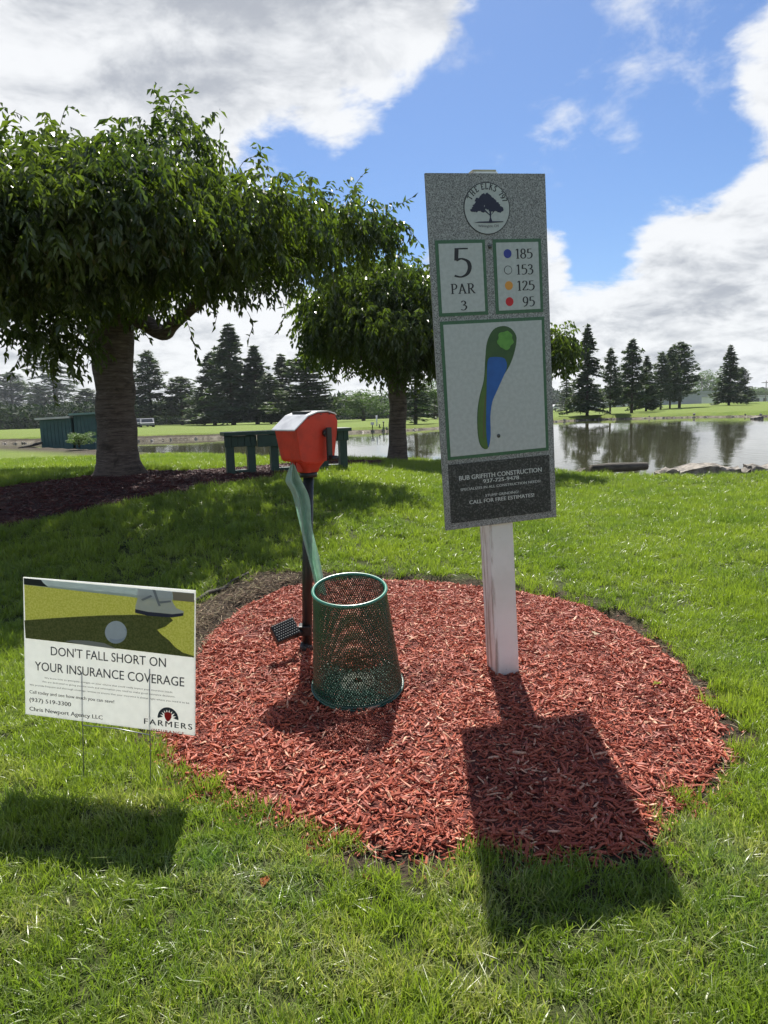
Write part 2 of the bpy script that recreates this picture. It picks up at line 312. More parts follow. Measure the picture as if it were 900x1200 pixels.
def paint_mat():
    m, t = new_mat('white post paint'); v = t.n('ShaderNodeTexCoord').outputs['Object']; s_ = t.n('ShaderNodeSeparateXYZ', {0: v})
    col = t.mix(t.mr(t.noise(v, 5, 5), .35, .7), (.88, .90, .83), (.78, .80, .72))
    st = t.m('MULTIPLY', t.mr(t.noise(t.vm('MULTIPLY', v, (40, 40, 3)), 1.2, 5, .7), .42, .62), t.mr(s_.outputs[0], -.035, -.05)); col = t.mix(t.m('MULTIPLY', st, .75), col, (.26, .18, .12))
    col = t.mix(t.mr(t.noise(v, 70, 2), .70, .76, 0, .6), col, (.2, .17, .13)); col = t.mix(t.m('MULTIPLY', t.mr(t.m('ADD', s_.outputs[2], t.m('MULTIPLY', t.noise(v, 18, 4), .12)), .04, .22, .5, 0), t.mr(s_.outputs[2], .2, .0)), col, (.38, .24, .18))
    t.n('ShaderNodeOutputMaterial', {0: t.n('ShaderNodeBsdfPrincipled', {'Base Color': col, 'Roughness': .45}).outputs[0]}); return m
M['white_paint'] = paint_mat()

# ------------------------------------------------------------------ terrain and water
def axis(lim_lo, lim_hi, n, k):
    u = np.linspace(math.asinh(lim_lo/k), math.asinh(lim_hi/k), n); return np.sinh(u)*k
xs = axis(-900, 900, 430, 2.2); ys = 3.2+axis(-300, 1500, 520, 1.6)
XX, YY = np.meshgrid(xs, ys); ZZ = terr(XX, YY)
nx, ny = len(xs), len(ys)
me = bpy.data.meshes.new('ground'); V = np.stack([XX, YY, ZZ], -1).reshape(-1, 3)
idx = np.arange(nx*ny).reshape(ny, nx); Q = np.stack([idx[:-1, :-1], idx[:-1, 1:], idx[1:, 1:], idx[1:, :-1]], -1).reshape(-1)
me.vertices.add(len(V)); me.vertices.foreach_set('co', V.reshape(-1)); me.loops.add(len(Q)); me.loops.foreach_set('vertex_index', Q.astype(np.int32))
me.polygons.add(len(Q)//4); me.polygons.foreach_set('loop_start', np.arange(0, len(Q), 4, dtype=np.int32)); me.update(calc_edges=True)
me.polygons.foreach_set('use_smooth', [True]*len(me.polygons))
bd = sdpoly(V[:, 0], V[:, 1], BED)+.08*(vnoise(V[:, 0], V[:, 1], 8, 9)-.5)-ringw(V[:, 0], V[:, 1]); bd2 = sdpoly(V[:, 0], V[:, 1], BED2)
soil = np.maximum(1-sstep(.10, .20, bd), 1-sstep(0, .2, bd2))
me.attributes.new('soil', 'FLOAT', 'POINT').data.foreach_set('value', soil.astype(np.float32))
sh = 1-sstep(1.5, 3, sdpoly(V[:, 0], V[:, 1], POND))
me.attributes.new('shore', 'FLOAT', 'POINT').data.foreach_set('value', sh.astype(np.float32))
link('ground', me, M['ground'], kind='structure')
def water_mat():
    m, t = new_mat('pond water'); pos = t.n('ShaderNodeNewGeometry').outputs['Position']
    n1 = t.noise(t.vm('MULTIPLY', pos, (1, .5, 1)), 3.2, 3, .55, .3); n2 = t.noise(t.vm('MULTIPLY', pos, (1, .45, 1)), .35, 3, .5)
    h = t.m('MULTIPLY', n1, t.mr(n2, .42, .62, .25, 1.))
    bs = t.n('ShaderNodeBsdfPrincipled', {'Base Color': (.055, .055, .03, 1), 'Roughness': .03, 'IOR': 1.33, 'Specular IOR Level': .5})
    bn = t.n('ShaderNodeBump', {'Strength': .22, 'Distance': .03, 'Height': h}); t.t.links.new(bn.outputs[0], bs.inputs['Normal'])
    t.n('ShaderNodeOutputMaterial', {0: bs.outputs[0]}); return m
pc = np.array(POND); lo = pc.min(0)-1; hi = pc.max(0)+1
mb = MB(); mb.add([(lo[0], lo[1], WL), (hi[0], lo[1], WL), (hi[0], hi[1], WL), (lo[0], hi[1], WL)], [(0, 1, 2, 3)])
# clip the sheet to the pond outline (a bit outside, under the bank)
cen = pc.mean(0); ring = [(cen[0]+(p[0]-cen[0])*1.01, p[1]+(.35 if p[1] > cen[1] else -.35), WL) for p in POND]
mb = MB(); mb.add(ring, [tuple(range(len(ring)))]); mb.build('pond_water', water_mat(), kind='structure')

# ------------------------------------------------------------------ scatter (geometry nodes, for stuff only)
def scatter(name, pts, rot, scl, protos, mat, label=None, cat=None, pick=None, parent=None):
    me = bpy.data.meshes.new(name); n = len(pts); me.vertices.add(n); me.vertices.foreach_set('co', np.asarray(pts, np.float32).reshape(-1))
    a = me.attributes.new('rot', 'FLOAT_VECTOR', 'POINT'); a.data.foreach_set('vector', np.asarray(rot, np.float32).reshape(-1))
    a = me.attributes.new('scl', 'FLOAT_VECTOR', 'POINT'); a.data.foreach_set('vector', np.asarray(scl, np.float32).reshape(-1))
    a = me.attributes.new('pick', 'INT', 'POINT'); a.data.foreach_set('value', (rng.integers(0, len(protos), n) if pick is None else pick).astype(np.int32))
    c = bpy.data.collections.new(name+' shapes')
    for i, pme in enumerate(protos):
        pme = pme.copy(); pme.materials.append(mat)
        c.objects.link(bpy.data.objects.new(name+'_shape%02d' % i, pme))
    o = link(name, me, mat, parent, 'stuff')
    if label: tag(o, label, cat)
    g = bpy.data.node_groups.new(name, 'GeometryNodeTree')
    g.interface.new_socket('Geometry', in_out='INPUT', socket_type='NodeSocketGeometry'); g.interface.new_socket('Geometry', in_out='OUTPUT', socket_type='NodeSocketGeometry')
    N = g.nodes; L = g.links; gi = N.new('NodeGroupInput'); go = N.new('NodeGroupOutput')
    ci = N.new('GeometryNodeCollectionInfo'); ci.inputs[0].default_value = c; ci.inputs[1].default_value = True; ci.inputs[2].default_value = True
    ip = N.new('GeometryNodeInstanceOnPoints'); ip.inputs['Pick Instance'].default_value = True
    def at(nm, ty):
        q = N.new('GeometryNodeInputNamedAttribute'); q.data_type = ty; q.inputs[0].default_value = nm; return q.outputs[0]
    mp = N.new('GeometryNodeMeshToPoints')
    L.new(gi.outputs[0], mp.inputs[0]); L.new(mp.outputs[0], ip.inputs['Points']); L.new(ci.outputs[0], ip.inputs['Instance'])
    L.new(at('pick', 'INT'), ip.inputs['Instance Index']); er = N.new('FunctionNodeEulerToRotation'); L.new(at('rot', 'FLOAT_VECTOR'), er.inputs[0]); L.new(er.outputs[0], ip.inputs['Rotation']); L.new(at('scl', 'FLOAT_VECTOR'), ip.inputs['Scale'])
    L.new(ip.outputs[0], go.inputs[0])
    o.modifiers.new('scatter', 'NODES').node_group = g; return o

def tuft(seed, nb, rad, hmin, hmax, wid, lean, segs=3):
    r = random.Random(seed); v = []; f = []
    for _ in range(nb):
        a = r.uniform(0, 6.283); q = rad*math.sqrt(r.random()); bx, by = q*math.cos(a), q*math.sin(a)
        h = r.uniform(hmin, hmax); d = r.uniform(0, 6.283); l = abs(r.gauss(0, lean))+.08; tw = r.uniform(0, 6.283); w_ = wid*r.uniform(.7, 1.25)
        px, py = math.cos(d), math.sin(d); sx, sy = math.cos(tw)*w_/2, math.sin(tw)*w_/2
        o = len(v)
        for k in range(segs):
            t = k/segs; s_ = h*t; ox = px*l*h*t**1.7; oy = py*l*h*t**1.7; z = s_*(1-.35*min(l, 1.6)*t*t)
            ww = 1-.35*t
            v += [(bx+ox-sx*ww, by+oy-sy*ww, z-.004), (bx+ox+sx*ww, by+oy+sy*ww, z-.004)]
            if k: f.append((o+2*k-2, o+2*k-1, o+2*k+1, o+2*k))
        v.append((bx+px*l*h, by+py*l*h, h*(1-.35*min(l, 1.6)))); e = o+2*segs-2; f.append((e, e+1, len(v)-1))
    m = bpy.data.meshes.new('tuft'); m.from_pydata(v, [], f); m.polygons.foreach_set('use_smooth', [True]*len(f)); return m
def grass_mat():
    m, t = new_mat('grass blades'); g = t.n('ShaderNodeNewGeometry'); pos = g.outputs['Position']; r = t.n('ShaderNodeObjectInfo').outputs['Random']; ri = g.outputs['Random Per Island']
    n1 = t.noise(pos, 1.1, 4, .6); n2 = t.noise(t.vm('ADD', pos, (7, 3, 0)), 2.6, 4, .65)
    col = t.mix(t.mr(n1, .3, .7), (.120, .190, .024), (.235, .300, .034)); col = t.mix(t.m('MULTIPLY', ri, .55), col, (.20, .26, .07))
    dist = t.vm('LENGTH', t.vm('MULTIPLY', pos, (1, 1, 0)))
    dry = t.m('MULTIPLY', t.mr(t.m('ADD', n2, t.m('MULTIPLY', ri, .22)), .60, .78), t.mr(dist, 1.5, 4.5, .75, .12)); col = t.mix(dry, col, (.42, .40, .20))
    bl = t.m('MULTIPLY', t.mr(t.noise(t.vm('ADD', pos, (2, 9, 0)), 1.5, 3), .5, .7), t.mr(dist, 2, 5, .5, 0.)); col = t.mix(bl, col, (.10, .20, .085))
    col = t.mix(t.m('GREATER_THAN', ri, .972), col, (.42, .36, .20))
    bs = t.n('ShaderNodeBsdfPrincipled', {'Base Color': col, 'Roughness': .36, 'Specular IOR Level': .55})
    tr = t.n('ShaderNodeBsdfTranslucent', {0: t.mix(1., col, (1.55, 1.7, .75), 'MULTIPLY')})
    t.n('ShaderNodeOutputMaterial', {0: t.n('ShaderNodeMixShader', {0: .42, 1: bs.outputs[0], 2: tr.outputs[0]}).outputs[0]}); return m
M['grass'] = grass_mat()
def lawn_pts(y0, y1, dens, hw=.62, pad=.6):
    n = int(dens*(y1-y0)*2*(hw*y1+pad)); y = rng.uniform(y0, y1, n); x = rng.uniform(-(hw*y1+pad), hw*y1+pad, n)
    k = np.abs(x) < hw*np.maximum(y, 1.2)+pad; x, y = x[k], y[k]
    b = sdpoly(x, y, BED)+.17*(vnoise(x, y, 5, 4)-.5)+.12*(vnoise(x, y, 16, 8)-.5); b2 = sdpoly(x, y, BED2)+.1*(vnoise(x, y, 5, 4)-.5); pdist = sdpoly(x, y, POND)
    farside = sstep(3.0, 3.8, y)
    thr = .02+.08*farside+ringw(x, y)*(.7+.6*vnoise(x, y, 12, 31))
    keep = (b > thr) & (b2 > 0) & (pdist > .6) & ((b > thr+.1) | (rng.random(len(x)) < .65))
    x, y = x[keep], y[keep]; return np.stack([x, y, terr(x, y)], -1)
def do_grass(name, pts, base, label):
    n = len(pts); d = np.hypot(pts[:, 0], pts[:, 1])
    cl = .75+.6*vnoise(pts[:, 0], pts[:, 1], 3.2, 6)*vnoise(pts[:, 0], pts[:, 1], 11, 7)*2
    edge = sdpoly(pts[:, 0], pts[:, 1], BED); cl = cl*(1+.35*np.exp(-(edge/.12)**2))
    s = base(d)*rng.uniform(.75, 1.2, n); rot = np.stack([rng.normal(0, .16, n), rng.normal(0, .16, n), rng.uniform(0, 6.283, n)], -1)
    scl = np.stack([s, s, np.clip(s*cl*.92, 0, 1.5*s)], -1)
    return scatter(name, pts, rot, scl, TUFTS, M['grass'], label, 'grass')
TUFTS = [tuft(i, 32, .035, .020, .060, .0035, .85 if i % 2 else .55) for i in range(7)]
do_grass('near_grass', lawn_pts(.7, 4.2, 1150), lambda d: .92+.06*np.clip(d-3, 0, 2), 'thick green turf round the red mulch bed, dry blades in patches')
do_grass('middle_grass', lawn_pts(4.2, 10.5, 330), lambda d: 1.15+.07*np.clip(d-4, 0, 8), 'bright lawn rising from the red mulch bed to the trees')
do_grass('crest_grass', lawn_pts(10.5, 24, 95), lambda d: 1.45+.06*np.clip(d-10, 0, 10), 'sunlit lawn sloping down from the trees to the pond')

# ------------------------------------------------------------------ mulch
def chip(seed):
    r = random.Random(seed); L = r.uniform(.016, .040); w_ = r.uniform(.003, .0075); h = r.uniform(.0015, .004); v = []
    for i, (s, k) in enumerate(((-1, r.uniform(.15, .7)), (-.3, 1), (.4, r.uniform(.7, 1)), (1, r.uniform(.1, .6)))):
        x = s*L/2*r.uniform(.85, 1); off = r.uniform(-.2, .2)*w_; b = h*r.uniform(-.5, .9)
        v += [(x, off-w_/2*k, b), (x, off+w_/2*k, b+h*.3), (x, off+w_/2*k*.8, b+h), (x, off-w_/2*k*.7, b+h*.8)]
    f = [(3, 2, 1, 0), (12, 13, 14, 15)]
    for i in range(3):
        for k in range(4): f.append((4*i+k, 4*i+(k+1) % 4, 4*i+4+(k+1) % 4, 4*i+4+k))
    m = bpy.data.meshes.new('chip'); m.from_pydata(v, [], f); return m
def mulch_mat(name, a, b, c, hl):
    m, t = new_mat(name); r = t.n('ShaderNodeObjectInfo').outputs['Random']; pos = t.n('ShaderNodeNewGeometry').outputs['Position']
    col = t.mix(r, a, b); col = t.mix(t.mr(t.noise(pos, 2.5, 4), .5, .72, 0, .75), col, c)
    col = t.mix(t.mr(t.m('FRACT', t.m('MULTIPLY', r, 13.7)), .86, .97), col, hl)
    col = t.mix(t.mr(t.noise(pos, 160, 4), .35, .7, 0, .45), col, tuple(q*.5 for q in a))
    t.n('ShaderNodeOutputMaterial', {0: t.n('ShaderNodeBsdfPrincipled', {'Base Color': col, 'Roughness': .6, 'Specular IOR Level': .4}).outputs[0]}); return m
CHIPS = [chip(i) for i in range(14)]
def mulch(name, poly, n, mat, label, size, ymax, spread=.09):
    P_ = np.array(poly); lo, hi = P_.min(0)-.15, P_.max(0)+.15; x = rng.uniform(lo[0], hi[0], n); y = rng.uniform(lo[1], hi[1], n)
    e = sdpoly(x, y, poly); k = (e+.06*(vnoise(x, y, 9, 3)-.5) < rng.exponential(.022, n)-.015) & (np.abs(x) < .75*y+1.5); x, y, e = x[k], y[k], e[k]; n = len(x)
    z = terr(x, y)+rng.uniform(-.004, .016, n)*sstep(.05, -.1, e)+.012*vnoise(x, y, 14, 12)
    rot = np.stack([rng.normal(0, .5, n), rng.normal(0, .28, n), rng.uniform(0, 6.283, n)], -1)
    s = size*np.clip(rng.lognormal(-.08, .38, n), .3, 1.9); return scatter(name, np.stack([x, y, z], -1), rot, np.stack([s*rng.uniform(.8, 1.3, n), s, s], -1), CHIPS, mat, label, 'mulch')
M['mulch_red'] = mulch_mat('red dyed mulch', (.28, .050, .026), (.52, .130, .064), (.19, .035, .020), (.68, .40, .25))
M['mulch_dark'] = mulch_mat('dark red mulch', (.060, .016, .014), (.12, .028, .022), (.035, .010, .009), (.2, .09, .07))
def bedsheet(name, poly, lift, mat, inset):
    P_ = np.array(poly); lo, hi = P_.min(0), P_.max(0); st = (hi[0]-lo[0])/90
    gx = np.arange(lo[0], hi[0]+st, st); gy = np.arange(lo[1], hi[1]+st, st); X, Y = np.meshgrid(gx, gy); e = sdpoly(X, Y, poly)
    Z = terr(X, Y)+lift*sstep(0, .12, -e)-.03*sstep(-.06, .06, e); id_ = np.arange(X.size).reshape(X.shape); ok = (e < inset)
    f = [(int(id_[j, i]), int(id_[j, i+1]), int(id_[j+1, i+1]), int(id_[j+1, i])) for j in range(X.shape[0]-1) for i in range(X.shape[1]-1) if ok[j, i] and ok[j, i+1] and ok[j+1, i] and ok[j+1, i+1]]
    me = bpy.data.meshes.new(name); me.from_pydata(np.stack([X, Y, Z], -1).reshape(-1, 3).tolist(), [], f); me.polygons.foreach_set('use_smooth', [True]*len(f)); return link(name, me, mat, kind='structure')
bedsheet('mulch_bed', BED, .010, pm('mulch fines', (.10, .022, .014), (.17, .038, .024), 70, .9, .9, 120, coord='Position'), .02)
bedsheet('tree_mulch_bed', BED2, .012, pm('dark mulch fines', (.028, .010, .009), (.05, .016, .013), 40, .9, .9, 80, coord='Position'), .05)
mulch('red_wood_chips', BED, 95000, M['mulch_red'], 'bright red wood chip mulch in the round bed under the tee sign', 1.0, 8)
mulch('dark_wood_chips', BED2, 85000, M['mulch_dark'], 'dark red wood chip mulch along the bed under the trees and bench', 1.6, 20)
# dead straw, roots and crumbs along the cut edge of the bed
def edge_stuff():
    n = 70000; P_ = np.array(BED); lo, hi = P_.min(0)-.3, P_.max(0)+.3; x = rng.uniform(lo[0], hi[0], n); y = rng.uniform(lo[1], hi[1], n); e = sdpoly(x, y, BED)
    farw = np.maximum(sstep(3.0, 4.0, y), .35); amt = np.where(e > 0, np.exp(-(e/(.07*farw+.03+ringw(x, y)))**2), np.exp(-(e/.02)**2))*(.25+.75*farw)*np.clip(.3+1.3*vnoise(x, y, 4, 21), 0, 1)*(.55+.9*sstep(0, -.7, x))
    k = rng.random(n) < amt*.8; x, y = x[k], y[k]; n = len(x); z = terr(x, y)+rng.uniform(0, .02, n)
    rot = np.stack([rng.normal(0, .4, n), rng.normal(0, .35, n), rng.uniform(0, 6.283, n)], -1); s = rng.uniform(.5, 1.3, n)
    scatter('dead_straw', np.stack([x, y, z], -1), rot, np.stack([s*1.4, s*.5, s*.8], -1), CHIPS, pm('dead straw', (.34, .27, .16), (.14, .10, .06), 3, .8, obvar=.45), 'dead straw and crumbs of soil along the cut turf edge', 'straw')
edge_stuff()
def root_piece(pxs, r, nm, label):
    b = hit(*pxs[0]); pts = []
    for i, (x, y) in enumerate(pxs): h = gnd(x, y, .0); pts.append((h[0], h[1], T(h[0], h[1])+.016+.01*math.sin(i*2.1)))
    o = MB().tube(pts, [r*(1-.12*i)*random.uniform(.8, 1.2) for i in range(len(pts))], 8).build(nm, M['log']); tag(o, label, 'root')
root_piece([(230, 714), (245, 706), (262, 701), (275, 693), (292, 688)], .018, 'tree_root', 'dark exposed root lying in the soil at the upper left edge of the red mulch')
def leafquads(P0, Dr, L, Wd, nrm):
    """folded two-quad leaves; arrays (n,3),(n,3),(n,),(n,),(n,3) -> quads (2n,4,3)"""
    Dn = Dr/np.linalg.norm(Dr, axis=1, keepdims=True); S_ = np.cross(Dn, nrm); S_ /= np.linalg.norm(S_, axis=1, keepdims=True)+1e-9; Nn = np.cross(S_, Dn)
    L = L[:, None]; Wd = Wd[:, None]; b = P0; tip = P0+Dn*L-Nn*L*.18; mid1 = P0+Dn*L*.38; 
    l = P0+Dn*L*.42+S_*Wd*.5+Nn*Wd*.22; r_ = P0+Dn*L*.42-S_*Wd*.5+Nn*Wd*.22; mt = P0+Dn*L*.7-Nn*L*.05
    q1 = np.stack([b, l, tip, mt*.0+(b+tip)/2-Nn*Wd*.05], 1); q2 = np.stack([b, (b+tip)/2-Nn*Wd*.05, tip, r_], 1); return np.concatenate([q1, q2])

# ------------------------------------------------------------------ text
def to_local(Mi, px, py, y0=0.):
    """point where the sight line through a pixel of the photograph meets a sign's face plane, in the sign's own metres"""
    o = Mi @ Vector(_C); d = (Mi.to_3x3() @ Vector(ray(px, py))); t = (y0-o.y)/d.y; q = o+d*t; return q.x, q.z
def font_mesh(txt, sp=1.):
    c = bpy.data.curves.new('t', 'FONT'); c.body = txt; c.space_character = sp; c.resolution_u = 3; o = bpy.data.objects.new('t', c); COL.objects.link(o)
    bpy.context.view_layer.update(); me = bpy.data.meshes.new_from_object(o.evaluated_get(bpy.context.evaluated_depsgraph_get())); bpy.data.objects.remove(o); bpy.data.curves.remove(c); return me
def lettering(parent, txt, x0, x1, zb, cap, y, mat, sp=1., bold=0., name='lettering'):
    me = font_mesh(txt, sp); n = len(me.vertices); co = np.zeros(n*3); me.vertices.foreach_get('co', co); co = co.reshape(-1, 3)
    a, b = co[:, 0].min(), co[:, 0].max(); cap0 = .73; k = (x1-x0)/(b-a)
    if bold:   # thicken by a second offset copy
        pass
    out = np.stack([x0+(co[:, 0]-a)*k, np.full(n, y), zb+co[:, 1]*cap/cap0], -1); me.vertices.foreach_set('co', out.reshape(-1)); me.update(); me.materials.clear()
    if bold:
        bm = bmesh.new(); bm.from_mesh(me); g = bmesh.ops.duplicate(bm, geom=bm.faces[:]); 
        for q in g['geom']:
            if isinstance(q, bmesh.types.BMVert): q.co.x += bold; q.co.y -= .00008
        bm.to_mesh(me); bm.free()
    return link(name, me, mat, parent)
def cr(P_, k=6):
    o = []
    for i in range(len(P_)-1):
        a = P_[max(i-1, 0)]; b = P_[i]; c = P_[i+1]; d = P_[min(i+2, len(P_)-1)]
        for j in range(k):
            t = j/k; o.append(tuple(.5*(2*b[q]+(c[q]-a[q])*t+(2*a[q]-5*b[q]+4*c[q]-d[q])*t*t+(3*b[q]-a[q]-3*c[q]+d[q])*t**3) for q in (0, 1)))
    o.append(tuple(P_[-1])); return o
def el(cx, cy, rx, ry): return [(cx+rx*math.cos(math.pi/2+i*math.pi/9), cy+ry*math.sin(math.pi/2+i*math.pi/9)) for i in range(19)]
C_, L_ = 'c', 'l'
GL = {'1': (.44, [(L_, (.25, 0), (.25, 1)), (L_, (.25, 1), (.07, .85)), (L_, (.1, .015), (.4, .015))]),
 '2': (.56, [(C_, (.07, .78), (.18, .96), (.4, .93), (.47, .74), (.36, .48), (.06, .04)), (L_, (.05, .04), (.54, .04)), (L_, (.54, .04), (.56, .16))]),
 '3': (.56, [(C_, (.08, .84), (.24, .98), (.43, .88), (.42, .65), (.22, .53)), (C_, (.22, .53), (.46, .46), (.52, .26), (.38, .04), (.2, .0), (.04, .07))]),
 '5': (.58, [(L_, (.52, .96), (.16, .96)), (L_, (.16, .98), (.13, .56)), (C_, (.13, .56), (.3, .62), (.5, .52), (.55, .31), (.46, .1), (.26, .0), (.05, .05))]),
 '7': (.55, [(L_, (.05, .96), (.53, .96)), (C_, (.53, .96), (.35, .5), (.22, 0)), (L_, (.05, .96), (.04, .84))]),
 '8': (.58, [(L_,)+tuple(el(.3, .745, .19, .235)), (L_,)+tuple(el(.3, .26, .24, .25))]),
 '9': (.58, [(L_,)+tuple(el(.29, .67, .23, .31)), (C_, (.52, .67), (.48, .35), (.33, .1), (.1, .0))]),
 'P': (.62, [(L_, (.17, 0), (.17, 1)), (C_, (.17, .97), (.38, .98), (.55, .84), (.53, .6), (.38, .47), (.17, .47)), (L_, (.03, .015), (.31, .015)), (L_, (.03, .985), (.2, .985))]),
 'A': (.78, [(L_, (.13, 0), (.39, 1.)), (L_, (.37, 1), (.68, 0)), (L_, (.2, .34), (.57, .34)), (L_, (.02, .015), (.25, .015)), (L_, (.55, .015), (.8, .015))]),
 'R': (.74, [(L_, (.17, 0), (.17, 1)), (C_, (.17, .97), (.38, .98), (.55, .85), (.53, .62), (.38, .5), (.17, .5)), (L_, (.34, .5), (.68, 0)), (L_, (.03, .015), (.31, .015)), (L_, (.03, .985), (.2, .985)), (L_, (.6, .015), (.8, .015))]),
 'T': (.66, [(L_, (.33, 0), (.33, 1)), (L_, (.03, .97), (.63, .97)), (L_, (.2, .015), (.46, .015)), (L_, (.03, .97), (.02, .82)), (L_, (.63, .97), (.64, .82))]),
 'H': (.8, [(L_, (.17, 0), (.17, 1)), (L_, (.63, 0), (.63, 1)), (L_, (.17, .52), (.63, .52)), (L_, (.04, .015), (.3, .015)), (L_, (.5, .015), (.76, .015)), (L_, (.04, .985), (.3, .985)), (L_, (.5, .985), (.76, .985))]),
 'E': (.62, [(L_, (.17, 0), (.17, 1)), (L_, (.04, .97), (.55, .97)), (L_, (.17, .52), (.46, .52)), (L_, (.04, .03), (.58, .03)), (L_, (.55, .97), (.56, .83)), (L_, (.58, .03), (.6, .18))]),
 'L': (.58, [(L_, (.17, 0), (.17, 1)), (L_, (.04, .985), (.3, .985)), (L_, (.04, .03), (.54, .03)), (L_, (.54, .03), (.57, .2))]),
 'K': (.74, [(L_, (.17, 0), (.17, 1)), (L_, (.17, .42), (.6, .98)), (L_, (.3, .6), (.68, 0)), (L_, (.04, .015), (.3, .015)), (L_, (.04, .985), (.3, .985)), (L_, (.56, .015), (.78, .015))]),
 'S': (.52, [(C_, (.43, .84), (.28, .98), (.1, .86), (.13, .64), (.36, .46), (.45, .25), (.32, .03), (.14, .01), (.05, .16))])}
def glyph(ch, thick=.135, thin=.05):
    w_, st = GL[ch]; q = []
    for s_ in st:
        pts = list(s_[1:]) if s_[0] == L_ else cr(list(s_[1:]))
        Lp = []; 
        for i, p in enumerate(pts):
            a = pts[max(i-1, 0)]; b = pts[min(i+1, len(pts)-1)]; dx, dy = b[0]-a[0], b[1]-a[1]; l = math.hypot(dx, dy) or 1
            k = thin+(thick-thin)*(abs(dy)/l)**1.4*(1 if dx*dy <= 0.02 or abs(dx) < .05 else .62); nx_, ny_ = -dy/l*k/2, dx/l*k/2; Lp.append(((p[0]+nx_, p[1]+ny_), (p[0]-nx_, p[1]-ny_)))
        for i in range(len(Lp)-1): q.append((Lp[i][0], Lp[i+1][0], Lp[i+1][1], Lp[i][1]))
    return w_, q
def serif(parent, txt, x0, x1, zb, h, y, mat, thick=.15, thin=.065, arc=None, gap=.06):
    v = []; f = []; cx = 0; items = []
    for ch in txt:
        if ch == ' ': cx += .35; continue
        w_, q = glyph(ch, thick, thin); items.append((cx, w_, q)); cx += w_+gap
    tot = cx-gap; k = (x1-x0)/tot if not arc else None; e = 0.
    for ox, w_, q in items:
        for quad in q:
            o = len(v); e -= .000004
            for (a, b) in quad:
                if arc: # arc=(cx,cz,r,angle_start,angle_end)
                    am = arc[3]+(arc[4]-arc[3])*(ox+w_/2)/tot; lx = (a-w_/2)*h*.95; lz = b*h; ux, uz = math.sin(am), math.cos(am)
                    v.append((arc[0]+ux*(arc[2]+lz)+uz*lx, y+e, arc[1]+uz*(arc[2]+lz)-ux*lx))
                else: v.append((x0+(ox+a)*k, y+e, zb+b*h))
            f.append((o, o+1, o+2, o+3))
    me = bpy.data.meshes.new('lettering'); me.from_pydata(v, [], f); return link('lettering', me, mat, parent)
def flat(parent, name, poly, y, mat, th=.0004):
    """thin printed sheet: polygon in x,z with a tiny thickness"""
    return MB().prism(poly, y, y+th).build(name, mat, parent)
def circ(cx, cz, r, n=40, rz=None): return [(cx+r*math.cos(2*math.pi*i/n), cz+(rz or r)*math.sin(2*math.pi*i/n)) for i in range(n)]

# ------------------------------------------------------------------ tee sign
k_ = EYE/1.5
BM = (Matrix.Rotation(.2646, 4, 'Z') @ Matrix.Rotation(.0065, 4, 'X') @ Matrix.Rotation(-.0463, 4, 'Y'))
bc = Vector((.5828*k_, 3.75*k_, EYE+(1.7325-1.5)*k_)); BW, BH = .631*k_, 1.738*k_
base = bc+BM @ Vector((0, .068, 0)); down = BM @ Vector((0, 0, -1)); tt = (base.z-T(base.x, base.y)+.02)/-down.z; base = base+down*tt
sign = empty('tee_sign', base, M=BM, label='tall speckled grey tee sign for hole 5 on a white wooden post', cat='sign')
Pw = .057; zl = lambda wp: (BM.inverted() @ (Vector(wp)-base))
cz = zl(bc)
MB().box((-Pw, -Pw, -.05), (Pw, Pw, cz.z+BH/2+.012), bev=.004).build('post', M['white_paint'], sign)
MB().box((-Pw+.004, -Pw+.004, cz.z+BH/2+.0125), (Pw-.004, Pw-.004, cz.z+BH/2+.02), bev=.003).build('post_cap', M['cream_wood'], sign)
board = MB().box((-BW/2, -.0135, -BH/2), (BW/2, 0, BH/2), bev=.0015).build('board', M['granite'], sign); board.location = cz+Vector((0, .0, 0)); board.location.y = -Pw-.0005
Mi = (Matrix.Translation(base) @ BM @ Matrix.Translation(board.location)).inverted(); FY = -.0135
def bl(px, py): return to_local(Mi, px, py, FY)
def z1(x, y): return bl(490+x/5, 190+y/5)
def z2(x, y): return bl(500+x/4.8, 380+y/4.8)
def rectpx(f_, a, b, c, d):
    p = [f_(*q) for q in (a, b, c, d)]; return min(p[0][0], p[3][0])*.5+max(p[0][0], p[3][0])*.5, (p[0][1]+p[1][1])/2, (p[1][0]+p[2][0])/2, (p[2][1]+p[3][1])/2
def framed(nm, r, bw):
    x0, zt, x1, zb = r; MB().box((x0, FY-.0016, zb), (x1, FY-.0001, zt)).build(nm+'_border', M['sign_green'], board)
    MB().box((x0+bw, FY-.0030, zb+bw), (x1-bw, FY-.0017, zt-bw)).build(nm, M['panel_white'], board)
r1 = rectpx(z1, (95, 460), (390, 452), (410, 885), (125, 915)); r2 = rectpx(z1, (433, 452), (718, 448), (733, 875), (458, 895))
p3 = [z1(125, 935), z1(738, 905), z2(685, 705), z2(120, 770)]; r3 = ((p3[0][0]+p3[3][0])/2, (p3[0][1]+p3[1][1])/2, (p3[1][0]+p3[2][0])/2, (p3[2][1]+p3[3][1])/2)
r4 = rectpx(z2, (120, 795), (685, 730), (702, 1050), (138, 1122))
framed('hole_panel', r1, .014); framed('yardage_panel', r2, .014); framed('map_panel', r3, .014)
MB().box((r4[0], FY-.0016, r4[3]), (r4[2], FY-.0001, r4[1])).build('sponsor_panel', M['dark_granite'], board)
ty = FY-.0034
c5 = (r1[0]+r1[2])/2
a = z1(203, 675); b = z1(300, 500); serif(board, '5', a[0], b[0], a[1], b[1]-a[1], ty, M['ink'], .13, .05)
a = z1(190, 775); b = z1(330, 712); serif(board, 'PAR', a[0], b[0], a[1]+.001, b[1]-a[1], ty, M['ink'])
